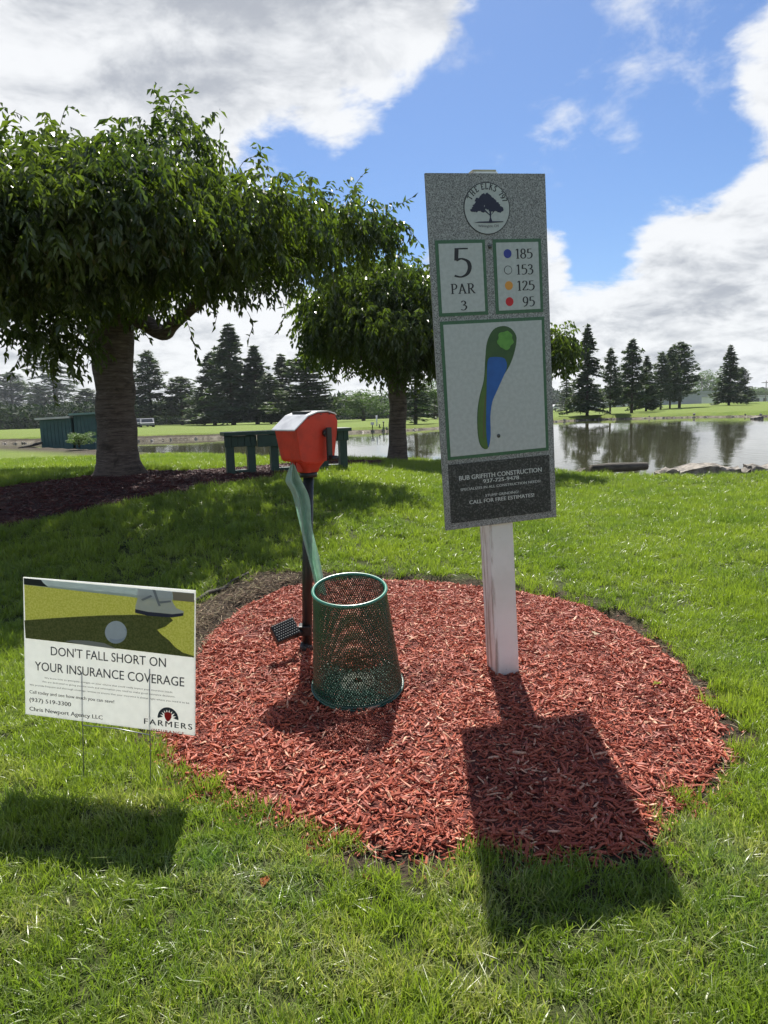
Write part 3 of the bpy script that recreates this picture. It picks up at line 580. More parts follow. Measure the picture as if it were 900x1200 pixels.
a = z1(248, 868); b = z1(282, 812); serif(board, '3', a[0], b[0], a[1], b[1]-a[1], ty, M['ink'])
for (dx, dy, tx0, tx1, ty0, ty1, s_, mt) in ((522, 537, 568, 665, 508, 565, '185', 'blue'), (525, 633, 573, 670, 600, 658, '153', None), (530, 724, 578, 677, 695, 752, '125', 'orange'), (534, 818, 612, 678, 788, 845, '95', 'red')):
    c = z1(dx, dy); rr = .0182
    if mt is None:
        flat(board, 'tee_dot', circ(*c, rr), ty, M['ink']); flat(board, 'tee_dot', circ(*c, rr*.86), ty-.0005, M['panel_white'])
    else: flat(board, 'tee_dot', circ(*c, rr), ty, M[mt])
    mdy = (ty0+ty1)/2; a = z1(tx0, ty1); b = z1(tx1, ty0); m_ = z1((tx0+tx1)/2, mdy); h = z1(tx0, ty0)[1]-a[1]; serif(board, s_, a[0], b[0], m_[1]-h/2, h, ty, M['ink'])
ec = z1(403, 272); er_ = (z1(538, 272)[0]-z1(267, 272)[0])/2
flat(board, 'emblem_disc', circ(*ec, er_, 64), FY-.0016, M['ink'], .0015); flat(board, 'emblem_face', circ(*ec, er_*.965, 64), FY-.0022, M['panel_white'], .0005)
serif(board, 'THE ELKS', 0, 1, 0, er_*.215, FY-.0027, M['ink'], .2, .14, arc=(ec[0], ec[1], er_*.73, math.radians(-66), math.radians(32)), gap=.1)
serif(board, '797', 0, 1, 0, er_*.215, FY-.0027, M['ink'], .2, .14, arc=(ec[0], ec[1], er_*.73, math.radians(44), math.radians(72)), gap=.1)
# tree emblem: crown of lobes, trunk, ground bar
mb = MB(); r_ = random.Random(3)
for i in range(130):
    t = r_.uniform(0, 1); ang = r_.uniform(-.12, math.pi+.12); rx = .64*math.sqrt(r_.uniform(.0, 1)); x = rx*math.cos(ang); z = -.06+.62*math.sin(ang)*math.sqrt(max(0, 1-(abs(x)/.72)**1.6))*r_.uniform(.05, 1)
    s_ = r_.uniform(.07, .12); n = 9; mb.prism([(ec[0]+er_*(x+s_*(1+.3*r_.uniform(-1, 1))*math.cos(6.283*k/n)), ec[1]+er_*(z+s_*.8*(1+.3*r_.uniform(-1, 1))*math.sin(6.283*k/n))) for k in range(n)], FY-.0026-i*.000006, FY-.0023)
for P_ in ([(.05, -.5), (.2, -.5), (.15, -.35), (.17, 0), (.09, 0), (.1, -.35)], [(.12, -.28), (.16, -.25), (.42, -.02), (.36, 0)], [(.14, -.3), (.1, -.24), (-.2, -.05), (-.14, .0)]):
    mb.prism([(ec[0]+er_*x, ec[1]+er_*z) for x, z in P_], FY-.0033, FY-.0023)
mb.prism([(ec[0]+er_*x, ec[1]+er_*z) for x, z in ((-.58, -.54), (-.4, -.5), (.2, -.49), (.66, -.5), (.68, -.53), (.1, -.56))], FY-.0034, FY-.0023); mb.build('emblem_tree', M['navy'], board)
lettering(board, 'Wilmington, OH', ec[0]-er_*.42, ec[0]+er_*.46, ec[1]-er_*.72, er_*.11, FY-.0027, M['ink'])
out = [z2(*q) for q in ((425, 10), (470, 22), (500, 60), (503, 100), (490, 165), (465, 232), (430, 292), (385, 390), (365, 440), (355, 520), (358, 620), (350, 680), (330, 703), (300, 680), (285, 610), (283, 500), (295, 410), (320, 310), (328, 190), (338, 100), (372, 32))]
flat(board, 'course_outline', smooth_poly(out, 4), ty, M['rough_print'])
fw = [z2(*q) for q in ((333, 240), (337, 330), (334, 480), (334, 600), (342, 690), (330, 700), (303, 675), (289, 608), (287, 500), (299, 412), (322, 320))]
flat(board, 'fairway', smooth_poly(fw, 3), ty-.0005, M['fair'])
flat(board, 'cart_path', [z2(*q) for q in ((326, 400), (332, 400), (324, 520), (322, 640), (316, 640), (317, 520))], ty-.001, M['path_print'])
wt = [z2(*q) for q in ((345, 195), (372, 184), (425, 188), (443, 205), (449, 240), (430, 292), (386, 390), (366, 440), (356, 520), (358, 620), (350, 675), (343, 688), (333, 600), (333, 480), (336, 330), (338, 240))]
flat(board, 'water_hazard', smooth_poly(wt, 3), ty-.0012, M['water_print'])
gr = [(440+44*math.cos(t)*(1+.13*math.sin(7*t)), 90+52*math.sin(t)*(1+.1*math.sin(5*t+1))) for t in np.linspace(0, 6.28, 30)[:-1]]
flat(board, 'putting_green', [z2(*q) for q in gr], ty-.0015, M['green_print'])
for s_, x0, y0, x1, y1, h in (('BUB GRIFFITH CONSTRUCTION', 182, 880, 645, 828, 27), ('937-725-9478', 317, 893, 518, 871, 22), ('SPECIALIZES IN ALL CONSTRUCTION NEEDS!', 190, 940, 638, 886, 15), ('STUMP GRINDING!', 330, 972, 515, 947, 15), ('CALL FOR FREE ESTIMATES!', 240, 1015, 603, 967, 22)):
    a = z2(x0, y0); b = z2(x1, y1); c = z2(x0, y0-h); lettering(board, s_, a[0], b[0], (a[1]+b[1])/2, c[1]-a[1], FY-.0020, M['sign_text'], bold=.0011 if h > 20 else .0005)
for q in (z1(420, 495), z2(403, 627)):
    c = Vector((q[0], 0, q[1])); MB().tube([(c.x, FY-.0005, c.z), (c.x, FY-.004, c.z), (c.x, FY-.0062, c.z), (c.x, FY-.0068, c.z)], [.0085, .0085, .006, .003], 16).build('bolt', M['steel'], board)

# ------------------------------------------------------------------ yard sign
q = (-0.8906, 2.2124, .742, -.2347, -.0692, .0411); ks = EYE/1.5*1.26
YM = (Matrix.Rotation(q[3], 4, 'Z') @ Matrix.Rotation(q[4], 4, 'X') @ Matrix.Rotation(q[5], 4, 'Y')); yc = Vector(_C)+(Vector(q[:3])-Vector((0, 0, 1.5)))*ks; YW, YH = .61*ks, .457*ks
YT = (Matrix.Translation(yc) @ YM)
yb = yc+YM @ Vector((0, 0, -1))*((yc.z-T(yc.x, yc.y))/max(.5, (YM @ Vector((0, 0, 1))).z))
ysign = empty('yard_sign', yb, M=YM, label='white lawn sign with a golf ball photo reading DON\'T FALL SHORT', cat='sign'); off = Vector((0, 0, (yc-yb).length))
pan = empty('sign_panel', off, parent=ysign)
pan_b = MB().box((-YW/2, 0, -YH/2), (YW/2, .004, YH/2)).build('plastic_sheet', M['coro'], ysign); pan_b.location = off; bpy.data.objects.remove(pan); pan = pan_b; pan.name = 'panel'
Yi = YT.inverted()
def yl(x, y): return to_local(Yi, 10+x/3.913, 660+y/3.913, 0.)
def yflat(nm, pts, k, mat): flat(pan, nm, [yl(*p_) for p_ in pts], -.0006*k, mat, .0005)
yflat('photo_lawn', ((72, 92), (590, 146), (853, 138+32), (851, 432), (80, 343)), 1, M['coro_fair'])
yflat('photo_sky', ((71, 68), (852, 138), (852, 172), (590, 158), (72, 98)), 2, M['coro_sky'])
yflat('photo_hill', ((71, 68), (150, 76), (160, 90), (182, 108), (72, 97)), 3, M['coro_hill'])
yflat('photo_shadow', ((74, 262), (200, 252), (330, 244), (460, 238), (590, 236), (740, 246), (755, 262), (720, 290), (682, 305), (700, 325), (738, 355), (765, 385), (800, 410), (850, 425), (851, 432), (480, 388), (80, 343)), 3, M['coro_dark'])
yflat('photo_trouser', ((752, 130), (852, 139), (852, 178), (756, 170)), 3, M['coro_leg'])
yflat('photo_shoe', ((594, 117), (750, 130), (752, 175), (770, 205), (805, 220), (803, 238), (750, 242), (585, 222), (583, 200), (592, 165)), 4, M['coro_shoe'])
yflat('photo_shoe_sole', ((583, 210), (640, 222), (752, 233), (803, 228), (803, 240), (752, 248), (640, 240), (583, 226)), 5, M['coro_sole'])
yflat('photo_shoe_crease', ((610, 165), (655, 145), (662, 152), (618, 172)), 6, M['coro_shoe2']); yflat('photo_shoe_crease', ((662, 120), (675, 122), (700, 195), (690, 195)), 6, M['coro_shoe2']); yflat('photo_shoe_crease', ((690, 175), (745, 170), (748, 178), (700, 184)), 6, M['coro_shoe2'])
yflat('photo_cup', ((262, 357), (300, 352), (370, 355), (440, 366), (497, 392), (480, 391), (350, 374)), 4, M['coro_cup'])
yflat('photo_ball', [(494+50*math.cos(t), 316+52*math.sin(t)) for t in np.linspace(0, 6.283, 33)[:-1]], 4, M['coro_ball'])
yflat('photo_ball_shade', [(494+49*math.cos(t), 316+51*math.sin(t)) for t in np.linspace(-.35, 2.2, 18)]+[(494+49*(.93*math.cos(t)-.0)*1.0-6+14*math.sin((2.2-t)/2.55*3.14), 316+51*(.72*math.sin(t))-4) for t in np.linspace(2.1, -.3, 14)], 5, M['coro_ball2'])
for s_, x0, y0, x1, y1, h, bo, spc, mt in (("DON'T FALL SHORT ON", 195, 418, 722, 480, 42, .0006, 1, 'coro_ink'), ('YOUR INSURANCE COVERAGE', 122, 485, 806, 570, 42, .0006, 1, 'coro_ink'),
     ('We know how to anticipate changes on your course that could really impact your insurance needs.', 165, 524, 755, 600, 8, 0, 1, 'coro_ink'), ('We are dedicated to giving you the tools and information you need to make good insurance decisions.', 155, 540, 765, 622, 8, 0, 1, 'coro_ink'),
     ('We provide frequent and thorough coverage reviews to ensure that your insurance is always right where you need it to be.', 97, 553, 832, 652, 8, 0, 1, 'coro_ink'),
     ('Call today and see how much you can save!', 97, 592, 485, 645, 15, .0006, 1, 'coro_ink'), ('(937) 519-3300', 97, 632, 287, 657, 19, .0009, 1, 'coro_ink'), ('Chris Newport Agency LLC', 97, 673, 432, 718, 19, .0009, 1, 'coro_ink'),
     ('FARMERS', 622, 733, 842, 766, 27, .0013, 1.25, 'coro_ink'), ('INSURANCE', 657, 768, 805, 788, 13, .0006, 1.25, 'logo_red')):
    a = yl(x0, y0); b = yl(x1, y1); c = yl(x0, y0-h); lettering(pan, s_, a[0], b[0], (a[1]+b[1])/2, c[1]-a[1], -.0012, M[mt], spc, bo)
mb = MB(); lc = yl(732, 712); R1 = .036*ks
for i in range(9):   # rising sun rays round the shield, cut from a dark half ring
    a0 = math.pi*i/9+.05; a1 = math.pi*(i+1)/9-.05; mb.prism([(lc[0]+R1*math.cos(t)*r0, lc[1]+R1*math.sin(t)*r0) for t, r0 in ((a0-.1, .98), (a1+.1, .98), (a1+.02, .75), ((a0+a1)/2, .5), (a0-.02, .75))], -.0012, -.0006)
mb.prism([(lc[0]+R1*math.cos(t), lc[1]+R1*math.sin(t)) for t in np.linspace(0, math.pi, 24)]+[(lc[0]+R1*.84*math.cos(t), lc[1]+R1*.84*math.sin(t)) for t in np.linspace(math.pi, 0, 24)], -.0016, -.0006)
mb.build('logo_rays', M['coro_ink'], pan); mb = MB(); mb.prism([(lc[0]+R1*x, lc[1]+R1*z) for x, z in ((-.34, .5), (0, .6), (.34, .5), (.33, .15), (.2, -.12), (0, -.28), (-.2, -.12), (-.33, .15))], -.0018, -.0006); mb.build('logo_shield', M['logo_red'], pan)
a = yl(336, 500); b = yl(647, 485); c = yl(336, 748); zg = -.06
for (p_, top) in ((a, a[1]), (b, b[1])): MB().tube([(p_[0], .0006, off.z+top), (p_[0], .002, off.z-YH/2), (p_[0]+.003, .002, zg)], .0018, 8).build('stake_wire', M['wire'], ysign)
MB().tube([(a[0], .0045, off.z+c[1]+.002), ((a[0]+b[0])/2, .0045, off.z+c[1]+.006), (b[0], .0045, off.z+c[1]-.002)], .0018, 8).build('cross_wire', M['wire'], ysign)

# ------------------------------------------------------------------ ball washer
pb = hit(359, 764, 400, True); pz = T(pb[0], pb[1]); topc = ptat(361.5, 556, pb[1]); H0 = topc.z-pz
tilt = Vector((topc.x-pb[0], 0, topc.z-pz))
bw = empty('ball_washer', (pb[0], pb[1], pz), label='red ball washer with silver lid and crank on a black pole', cat='ball washer')
bx = tilt.x; dpt = pb[1]; u = dpt/FPX   # metres per pixel here
mb = MB().tube([(0, 0, -.08), (bx*.5, 0, H0*.5), (bx, 0, H0)], .026, 20); mb.build('pole', M['black'], bw)
MB().tube([(bx, 0, H0-.012), (bx, 0, H0+.012)], .044, 24).build('collar', M['black'], bw)
MB().tube([(0, 0, -.01), (0, 0, .03), (0, 0, .05)], [.034, .034, .027], 20).build('pole_foot', M['black'], bw)
th = math.radians(-50); HM = Matrix.Translation((bx, 0, H0)) @ Matrix.Rotation(th, 4, 'Z')
# head in its own frame: x = across (crank on +x), -y = front, z up from collar
hw_ = .098; prof = [(-.125, .228), (-.055, .284), (.0, .302), (.06, .304), (.105, .292), (.122, .262), (.118, .22), (.10, .075), (-.02, .058), (-.085, .068), (-.1, .078)]
def ringpts(k, sh=0): return [(k*(hw_-.016*max(0, (.2-z)/.2)), y, z+sh) for y, z in prof]
v = [HM @ Vector(p_) for p_ in ringpts(-1)]+[HM @ Vector(p_) for p_ in ringpts(1)]; n = len(prof)
bm = bmesh.new(); bv = [bm.verts.new(p_) for p_ in v]
bm.faces.new(bv[:n]); bm.faces.new(bv[:n-1:-1])
for i in range(n): bm.faces.new((bv[i], bv[i+n], bv[(i+1) % n+n], bv[(i+1) % n]))
bmesh.ops.recalc_face_normals(bm, faces=bm.faces); bmesh.ops.bevel(bm, geom=bm.edges[:], offset=.005, segments=2, affect='EDGES', profile=.5)
me = bpy.data.meshes.new('housing'); bm.to_mesh(me); bm.free(); link('housing', me, M['red_plastic'], bw)
mb = MB(); nn = 24
def oval(a, b, z, oy=0): return [HM @ Vector((a*math.copysign(abs(math.cos(t))**.6, math.cos(t)), oy+b*math.copysign(abs(math.sin(t))**.6, math.sin(t)), z)) for t in np.linspace(0, 2*math.pi, nn+1)[:-1]]
rows = [oval(.04, .045, .012), oval(.046, .055, .035), oval(.066, .082, .072, .005)]
mb.add(sum(rows, []), [(i*nn+k, i*nn+(k+1) % nn, (i+1)*nn+(k+1) % nn, (i+1)*nn+k) for i in range(2) for k in range(nn)], True)
for xr in (-.022, 0, .022): mb.box((xr-.003, -.082, .02), (xr+.003, -.035, .066), HM)
mb.build('neck', M['red_plastic'], bw)
# lid: sheet following the arched top, overhanging the front
mb = MB(); tp = [(-.138, .222), (-.055, .288), (0, .305), (.06, .307), (.1, .297), (.112, .288)]; xe = hw_+.004; vv = []
for y, z in tp: vv += [HM @ Vector((-xe, y, z)), HM @ Vector((xe, y, z)), HM @ Vector((xe, y, z+.006)), HM @ Vector((-xe, y, z+.006))]
ff = [(0, 1, 2, 3), (20, 23, 22, 21)]
for i in range(5):
    for k in range(4): ff.append((4*i+k, 4*i+(k+1) % 4, 4*i+4+(k+1) % 4, 4*i+4+k))
mb.add(vv, ff); lid = mb.build('lid', M['lid'], bw)
MB().box((-.06, -.042, .300), (.06, -.006, .3125), HM, .002).build('lid_slot', M['black'], lid)
for y in (-.05, .02, .07): MB().tube([HM @ Vector((xe-.004, y, .278+(.018 if y > -.01 else 0))), HM @ Vector((xe+.001, y, .278+(.018 if y > -.01 else 0)))], .003, 8).build('rivet', M['steel'], bw)
hub = HM @ Vector((hw_, .045, .205))
MB().tube([HM @ Vector((hw_-.002, .045, .205)), HM @ Vector((hw_+.02, .045, .205))], .02, 16).build('crank_hub', M['black'], bw)
cr_ = MB().box((hw_+.02, .030, .07), (hw_+.032, .060, .232), HM, .004).build('crank_arm', M['black'], bw)
MB().tube([HM @ Vector((hw_+.03, .045, .085)), HM @ Vector((hw_+.085, .045, .085))], .0125, 12).build('crank_handle', M['black'], cr_)
# spike brush on an arm near the ground
bp = ptat(334, 740, dpt-.12); lb = bp-Vector((pb[0], pb[1], pz)); RM = Matrix.Translation(lb) @ Matrix.Rotation(math.radians(28), 4, 'Z') @ Matrix.Rotation(math.radians(-14), 4, 'Y') @ Matrix.Rotation(math.radians(-38), 4, 'X')
br = MB().box((-.062, -.03, -.045), (.062, .03, .045), RM, .006).build('shoe_brush', M['black'], bw)
mb = MB()
for i in range(10):
    for j in range(7):
        x = -.054+i*.012+(j % 2)*.006; z = -.037+j*.0123
        if x < .058: mb.tube([RM @ Vector((x, -.029, z)), RM @ Vector((x, -.036, z))], .0045, 6)
mb.build('bristles', pm('grey bristles', (.07, .08, .08), rough=.7), br)
MB().tube([(0, 0, max(.05, lb.z-.03)), (lb.x*.45, lb.y*.45, lb.z-.04), (lb.x*.8, lb.y*.8, lb.z-.02)], .016, 10).build('brush_arm', M['black'], bw)
MB().box((-.034, -.034, lb.z-.055), (.034, .034, lb.z-.005), bev=.005).build('arm_clamp', M['black'], bw)

# ------------------------------------------------------------------ towel
def towel():
    rows = [(543, 341, 345), (549, 338.5, 347), (556, 335.5, 350), (563, 333, 353), (567, 334.5, 355), (574, 339.5, 358.5), (582, 342, 361.5), (590, 344, 362.5), (600, 346.5, 363), (612, 349.5, 363.5), (625, 352.5, 366), (640, 356, 370), (655, 360.5, 373.5), (670, 364.5, 376.5), (684, 368, 379.5), (697, 371, 382)]
    P_ = []; nc = 11; N = len(rows)
    for i, (y, a, b) in enumerate(rows):
        t = i/(N-1); Y = dpt-.125+.03*t
        for j in range(nc):
            s_ = j/(nc-1); fold = .026*math.sin(s_*9.5+t*3.2+.8*math.sin(t*9))*(.35+.65*math.sin(min(1, t*3)*1.57)); p_ = ptat(a+(b-a)*(s_+.09*math.sin(s_*6.283+2*t)), y+1.5*math.sin(s_*9), Y+fold); P_.append(p_)
    V_ = []
    f = [(i*nc+j, i*nc+j+1, (i+1)*nc+j+1, (i+1)*nc+j) for i in range(N-1) for j in range(nc-1)]
    me = bpy.data.meshes.new('towel'); me.from_pydata([tuple(q) for q in P_], [], f); me.polygons.foreach_set('use_smooth', [True]*len(f))
    o = link('towel', me, M['towel']); md = o.modifiers.new('thick', 'SOLIDIFY'); md.thickness = .003; md.offset = 0; sb = o.modifiers.new('sub', 'SUBSURF'); sb.levels = 1; sb.render_levels = 2
    tag(o, 'pale green towel hanging from the red ball washer behind the wire basket', 'towel')
    lp = ptat(343, 541, dpt-.125); return o
towel()

# ------------------------------------------------------------------ basket
bf = hit(418, 836, 400, True); Rb = (gnd(470, 814, .03)[0]-gnd(364, 814, .03)[0])/2; TL = math.radians(12)
bb = Vector((bf[0], bf[1]+Rb*math.cos(TL), bf[2]+Rb*math.sin(TL)+.012)); BKM = Matrix.Rotation(TL, 4, 'X')
rc = (Matrix.Translation(bb) @ BKM).inverted() @ ptat(409.5, 691, bb.y-.10); Rt = 44.0*(bb.y-.10)/FPX; Hb = rc.z; lx = rc.x; ly = rc.y
bk = empty('litter_basket', bb, M=BKM, label='green wire mesh litter basket standing on the red mulch', cat='basket')
def bp_(ang, t, dr=0.): r = Rb+(Rt-Rb)*(t**.92)+dr; return Vector((lx*t+r*math.cos(ang), ly*t+r*math.sin(ang), Hb*t))
ringp = lambda t, dr: [bp_(2*math.pi*i/64, t, dr) for i in range(64)]
MB().tube(ringp(1, 0), .0075, 12, closed=True).build('rim', M['green_rim'], bk)
MB().tube(ringp(.0, .002), .006, 10, closed=True).build('base_ring', M['green_metal'], bk)
mb = MB(); n = 64; A = ringp(0, 0); B = ringp(.045, .0); A2 = ringp(0, -.004); B2 = ringp(.045, -.004)
mb.add(A+B+A2+B2, [(i, (i+1) % n, n+(i+1) % n, n+i) for i in range(n)]+[(2*n+(i+1) % n, 2*n+i, 3*n+i, 3*n+(i+1) % n) for i in range(n)]+[(n+i, n+(i+1) % n, 3*n+(i+1) % n, 3*n+i) for i in range(n)], True); mb.build('base_band', M['green_metal'], bk)
mb = MB(); NC = 104; NR = 44
def strand(mb, a, b, w_, nrm, th_):
    d = (b-a).normalized(); s_ = d.cross(nrm).normalized()*w_/2; t_ = nrm*th_/2; a = a-d*w_*.2; b = b+d*w_*.2
    mb.add([a-s_-t_, a+s_-t_, a+s_+t_, a-s_+t_, b-s_-t_, b+s_-t_, b+s_+t_, b-s_+t_], [(0, 1, 5, 4), (1, 2, 6, 5), (2, 3, 7, 6), (3, 0, 4, 7)])
for r_ in range(NR):
    for c in range(NC):
        a0 = 2*math.pi*(c+.5*(r_ % 2))/NC; t0 = .03+.96*r_/NR; t1 = .03+.96*(r_+1)/NR; nr = Vector((math.cos(a0), math.sin(a0), .15)).normalized(); p0 = bp_(a0, t0)
        for sg in (-1, 1): strand(mb, p0, bp_(a0+sg*math.pi/NC, t1), .0031, nr, .0016)
mb.build('mesh_wall', M['green_metal'], bk, 'stuff')
mb = MB(); up = Vector((0, 0, 1)); st = .0145; N_ = int(Rb/st)+2
for i in range(-N_, N_+1):
    for j in range(-2*N_, 2*N_+1):
        p0 = Vector(((i+.5*(j % 2))*st, j*st*.62*1.0, .012))
        if p0.length < Rb*.985 and p0.length > .07:
            for sg in (-1, 1): strand(mb, p0, p0+Vector((sg*st*.5, st*.62, 0)), .0034, up, .0018)
mb.build('mesh_floor', pm('coated mesh in sunlit tone', (.07, .14, .11), (.05, .11, .085), 20, .75, spec=.25), bk, 'stuff')  # floor mesh colour lightened to stand for sunlight inside the basket
mb = MB(); seg = 40; rr_ = [.0, .02, .045, .068, .08]; hh = [.016, .017, .016, .014, .011]
vv = []
for r0, h in zip(rr_, hh): vv += [(r0*math.cos(2*math.pi*i/seg), r0*math.sin(2*math.pi*i/seg), h) for i in range(seg)]
mb.add(vv, [(a*seg+i, a*seg+(i+1) % seg, (a+1)*seg+(i+1) % seg, (a+1)*seg+i) for a in range(1, 4) for i in range(seg) if not ((a == 2) and i % 5 == 0)], True); mb.build('floor_plate', pm('plate in sunlit tone', (.2, .23, .19), (.12, .13, .1), 40, .85, spec=.2), bk)  # pale plate colour has the sunlight on it painted in

# ------------------------------------------------------------------ bench
p0 = hit(282, 554); sc_ = .46
B0 = hit(284, 553.5); B1 = hit(391, 544.5)
yb0 = 9.3; a0 = ptat(283, 553.5, yb0); a1 = ptat(391, 544, 9.75); bench_dir = Vector((a1.x-a0.x, a1.y-a0.y, 0)); bl_ = bench_dir.length; ang = math.atan2(bench_dir.y, bench_dir.x)
bz0 = min(T(a0.x, a0.y), T(a1.x, a1.y))-.015
be = empty('bench', (a0.x, a0.y, bz0), ang, label='dark green plank bench beside the dark mulch bed at the pond edge', cat='bench')
bh = .585
rot_e = math.radians(-52)
for k, xx in enumerate((.0, bl_*.46, bl_)):
    zt = bh+(xx/bl_)*.02; e = empty('trestle', (xx, 0, 0), rot_e+math.radians(50), parent=be)
    bpy.data.objects.remove(e); E_ = Matrix.Translation((xx, 0, 0)) @ Matrix.Rotation(math.radians(0), 4, 'Z')
    hwd = .2
    for s_ in (-1, 1):
        MB().box((-.05+s_*.135, -.05, 0), (.05+s_*.135, .05, zt-.05), E_, .004).build('leg', M['bench'], be)
    MB().box((-.0845, -.045, .02), (.0845, .045, .10), E_, .004).build('foot_rail', M['bench'], be)
    MB().box((-.205, -.062, zt-.19), (.205, -.0505, zt-.05), E_, .003).build('apron', M['bench'], be)
    for j in range(5): MB().box((-.2+j*.083, -.075, zt-.185), (-.2+j*.083+.066, -.0625, zt-.055), E_, .003).build('slat', M['bench'], be)
for j in range(4):
    y0 = -.16+j*.085; MB().box((-.22, y0, bh-.045), (bl_+.22, y0+.075, bh+.0), None, .005).build('seat_plank', M['bench_top'], be)
MB().box((.206, -.13, bh-.20), (bl_-.206, -.09, bh-.048), None, .004).build('side_rail', M['bench'], be)
for o in [c for c in be.children]: pass

# ------------------------------------------------------------------ weeping trees
def crown_leaves(lumps, n_sprig, L0, seed, droop=1., cx0=None):
    r = np.random.default_rng(seed); vol = np.array([(l[3]*l[4]*l[5])**.667 for l in lumps]); pick = r.choice(len(lumps), n_sprig, p=vol/vol.sum()); Lm = np.array(lumps)[pick]
    d = r.normal(size=(n_sprig, 3)); d /= np.linalg.norm(d, axis=1, keepdims=True); d[:, 2] = np.where(d[:, 2] < 0, d[:, 2]*.8, d[:, 2])
    rad = 1-.55*r.random(n_sprig)**2.2
    P0 = Lm[:, :3]+d*Lm[:, 3:6]*rad[:, None]
    out = d*1.0; out[:, 2] = out[:, 2]*.5+.15; out += r.normal(0, .35, (n_sprig, 3)); out /= np.linalg.norm(out, axis=1, keepdims=True)
    quads = []; nl = 7; step = L0*.62; pos = P0.copy(); dr = out.copy(); dw = droop*r.uniform(.1, .65, n_sprig)
    for i in range(nl):
        side = np.cross(dr, [0, 0, 1.]); side /= np.linalg.norm(side, axis=1, keepdims=True)+1e-6
        for sg in (-1, 1):
            ld = dr*.5+side*sg*.75+r.normal(0, .25, (n_sprig, 3)); ld[:, 2] -= .55+.3*r.random(n_sprig)
            nm = np.array([0, 0, 1.])+r.normal(0, .45, (n_sprig, 3))+dr*.4; L = L0*r.uniform(.5, 1.3, n_sprig); quads.append(leafquads(pos, ld, L, L*r.uniform(.36, .5, n_sprig), nm))
        pos = pos+dr*step*r.uniform(.8, 1.2, (n_sprig, 1)); dr[:, 2] -= dw; dr /= np.linalg.norm(dr, axis=1, keepdims=True)
    return np.concatenate(quads)
def lump(px, py, Y, rpx, rzp, ry): c = ptat(px, py, Y); s_ = Y/FPX; return (c.x, c.y, c.z, rpx*s_, ry, rzp*s_)
def ground_at(px, py, Y): c = ptat(px, py, Y); return Vector((c.x, c.y, T(c.x, c.y)))
def cr3(P_, k=5):
    P_ = [Vector(p_) for p_ in P_]; o = []
    for i in range(len(P_)-1):
        a = P_[max(i-1, 0)]; b = P_[i]; c = P_[i+1]; d = P_[min(i+2, len(P_)-1)]
        for j in range(k): t = j/k; o.append(.5*(2*b+(c-a)*t+(2*a-5*b+4*c-d)*t*t+(3*b-a-3*c+d)*t**3))
    o.append(P_[-1]); return o
# big tree
TY = 9.6; tb = ground_at(140, 558, TY); ttop = ptat(131, 392, TY)
tree = empty('weeping_tree', tb, label='large weeping tree with a thick banded trunk on the dark mulch', cat='tree')
loc = lambda p_: Vector(p_)-tb
def trunk_pts(a, b, n, wob=.03): return [a.lerp(b, i/n)+Vector((wob*math.sin(i*1.7), wob*math.cos(i*2.3), 0)) for i in range(n+1)]
tp = trunk_pts(Vector((0, 0, -.1)), loc(ttop)+Vector((0, 0, .15)), 14, .012); rad = [.36, .295, .268, .256, .25, .246, .243, .241, .241, .243, .246, .252, .26, .275, .29]
def rough_trunk(tp, rad, par, seed, flare=.35):
    P_ = cr3(tp, 4); Rr_ = np.interp(np.linspace(0, 1, len(P_)), np.linspace(0, 1, len(rad)), rad); mb = MB().tube(P_, list(Rr_), 56); n = 56
    from mathutils import noise
    for i in range(len(P_)):
        for k in range(n):
            v_ = Vector(mb.v[i*n+k]); d = v_-P_[i]; a = math.atan2(d.y, d.x); z = v_.z
            f_ = 1+.05*noise.noise(Vector((math.cos(a)*2+seed, math.sin(a)*2, z*1.3)))+.035*noise.noise(Vector((math.cos(a)*5, math.sin(a)*5+seed, z*9)))+.02*noise.noise(Vector((math.cos(a)*12, math.sin(a)*12+seed, z*26)))
            f_ += flare*math.exp(-max(0, z)/.13)*(.45+.55*max(0, math.sin(a*5+seed+.8*math.sin(a*2)))); mb.v[i*n+k] = tuple(P_[i]+d*f_)
    mb.build('trunk', M['bark'], par)
rough_trunk(tp, rad, tree, 1.3, .22)
limbs = []
def limb(pts, r0, r1, nm='limb'):
    P_ = [Vector(p_) for p_ in cr3(pts)]; n = len(P_); MB().tube([loc(p_) for p_ in P_], [r0+(r1-r0)*(i/(n-1))**.7*1. for i in range(n)], 12).build(nm, M['bark'], tree)
for pts, r0, r1 in ((((131, 400, 9.6), (155, 372, 9.5), (190, 390, 9.2), (205, 378, 9.0), (245, 345, 8.7), (310, 300, 9.2), (390, 268, 9.9)), .15, .03),
                    (((131, 395, 9.6), (110, 370, 9.5), (60, 360, 9.2), (0, 350, 9.0), (-70, 330, 8.8)), .15, .03), (((131, 390, 9.6), (140, 355, 9.9), (220, 330, 10.4), (290, 300, 10.8)), .13, .03),
                    (((131, 390, 9.6), (120, 350, 9.2), (100, 310, 8.2), (80, 290, 7.6)), .13, .03), (((131, 390, 9.6), (150, 340, 9.0), (190, 300, 8.2), (215, 270, 7.9)), .12, .03),
                    (((131, 390, 9.6), (130, 330, 9.6), (150, 250, 9.4), (170, 190, 9.2)), .13, .03), (((131, 392, 9.6), (90, 350, 10.2), (20, 320, 11.5), (-60, 300, 12.6)), .13, .03), (((131, 392, 9.6), (150, 360, 10.3), (170, 340, 11.6), (200, 320, 13)), .12, .03)):
    limb([ptat(*p_) for p_ in pts], r0, r1)
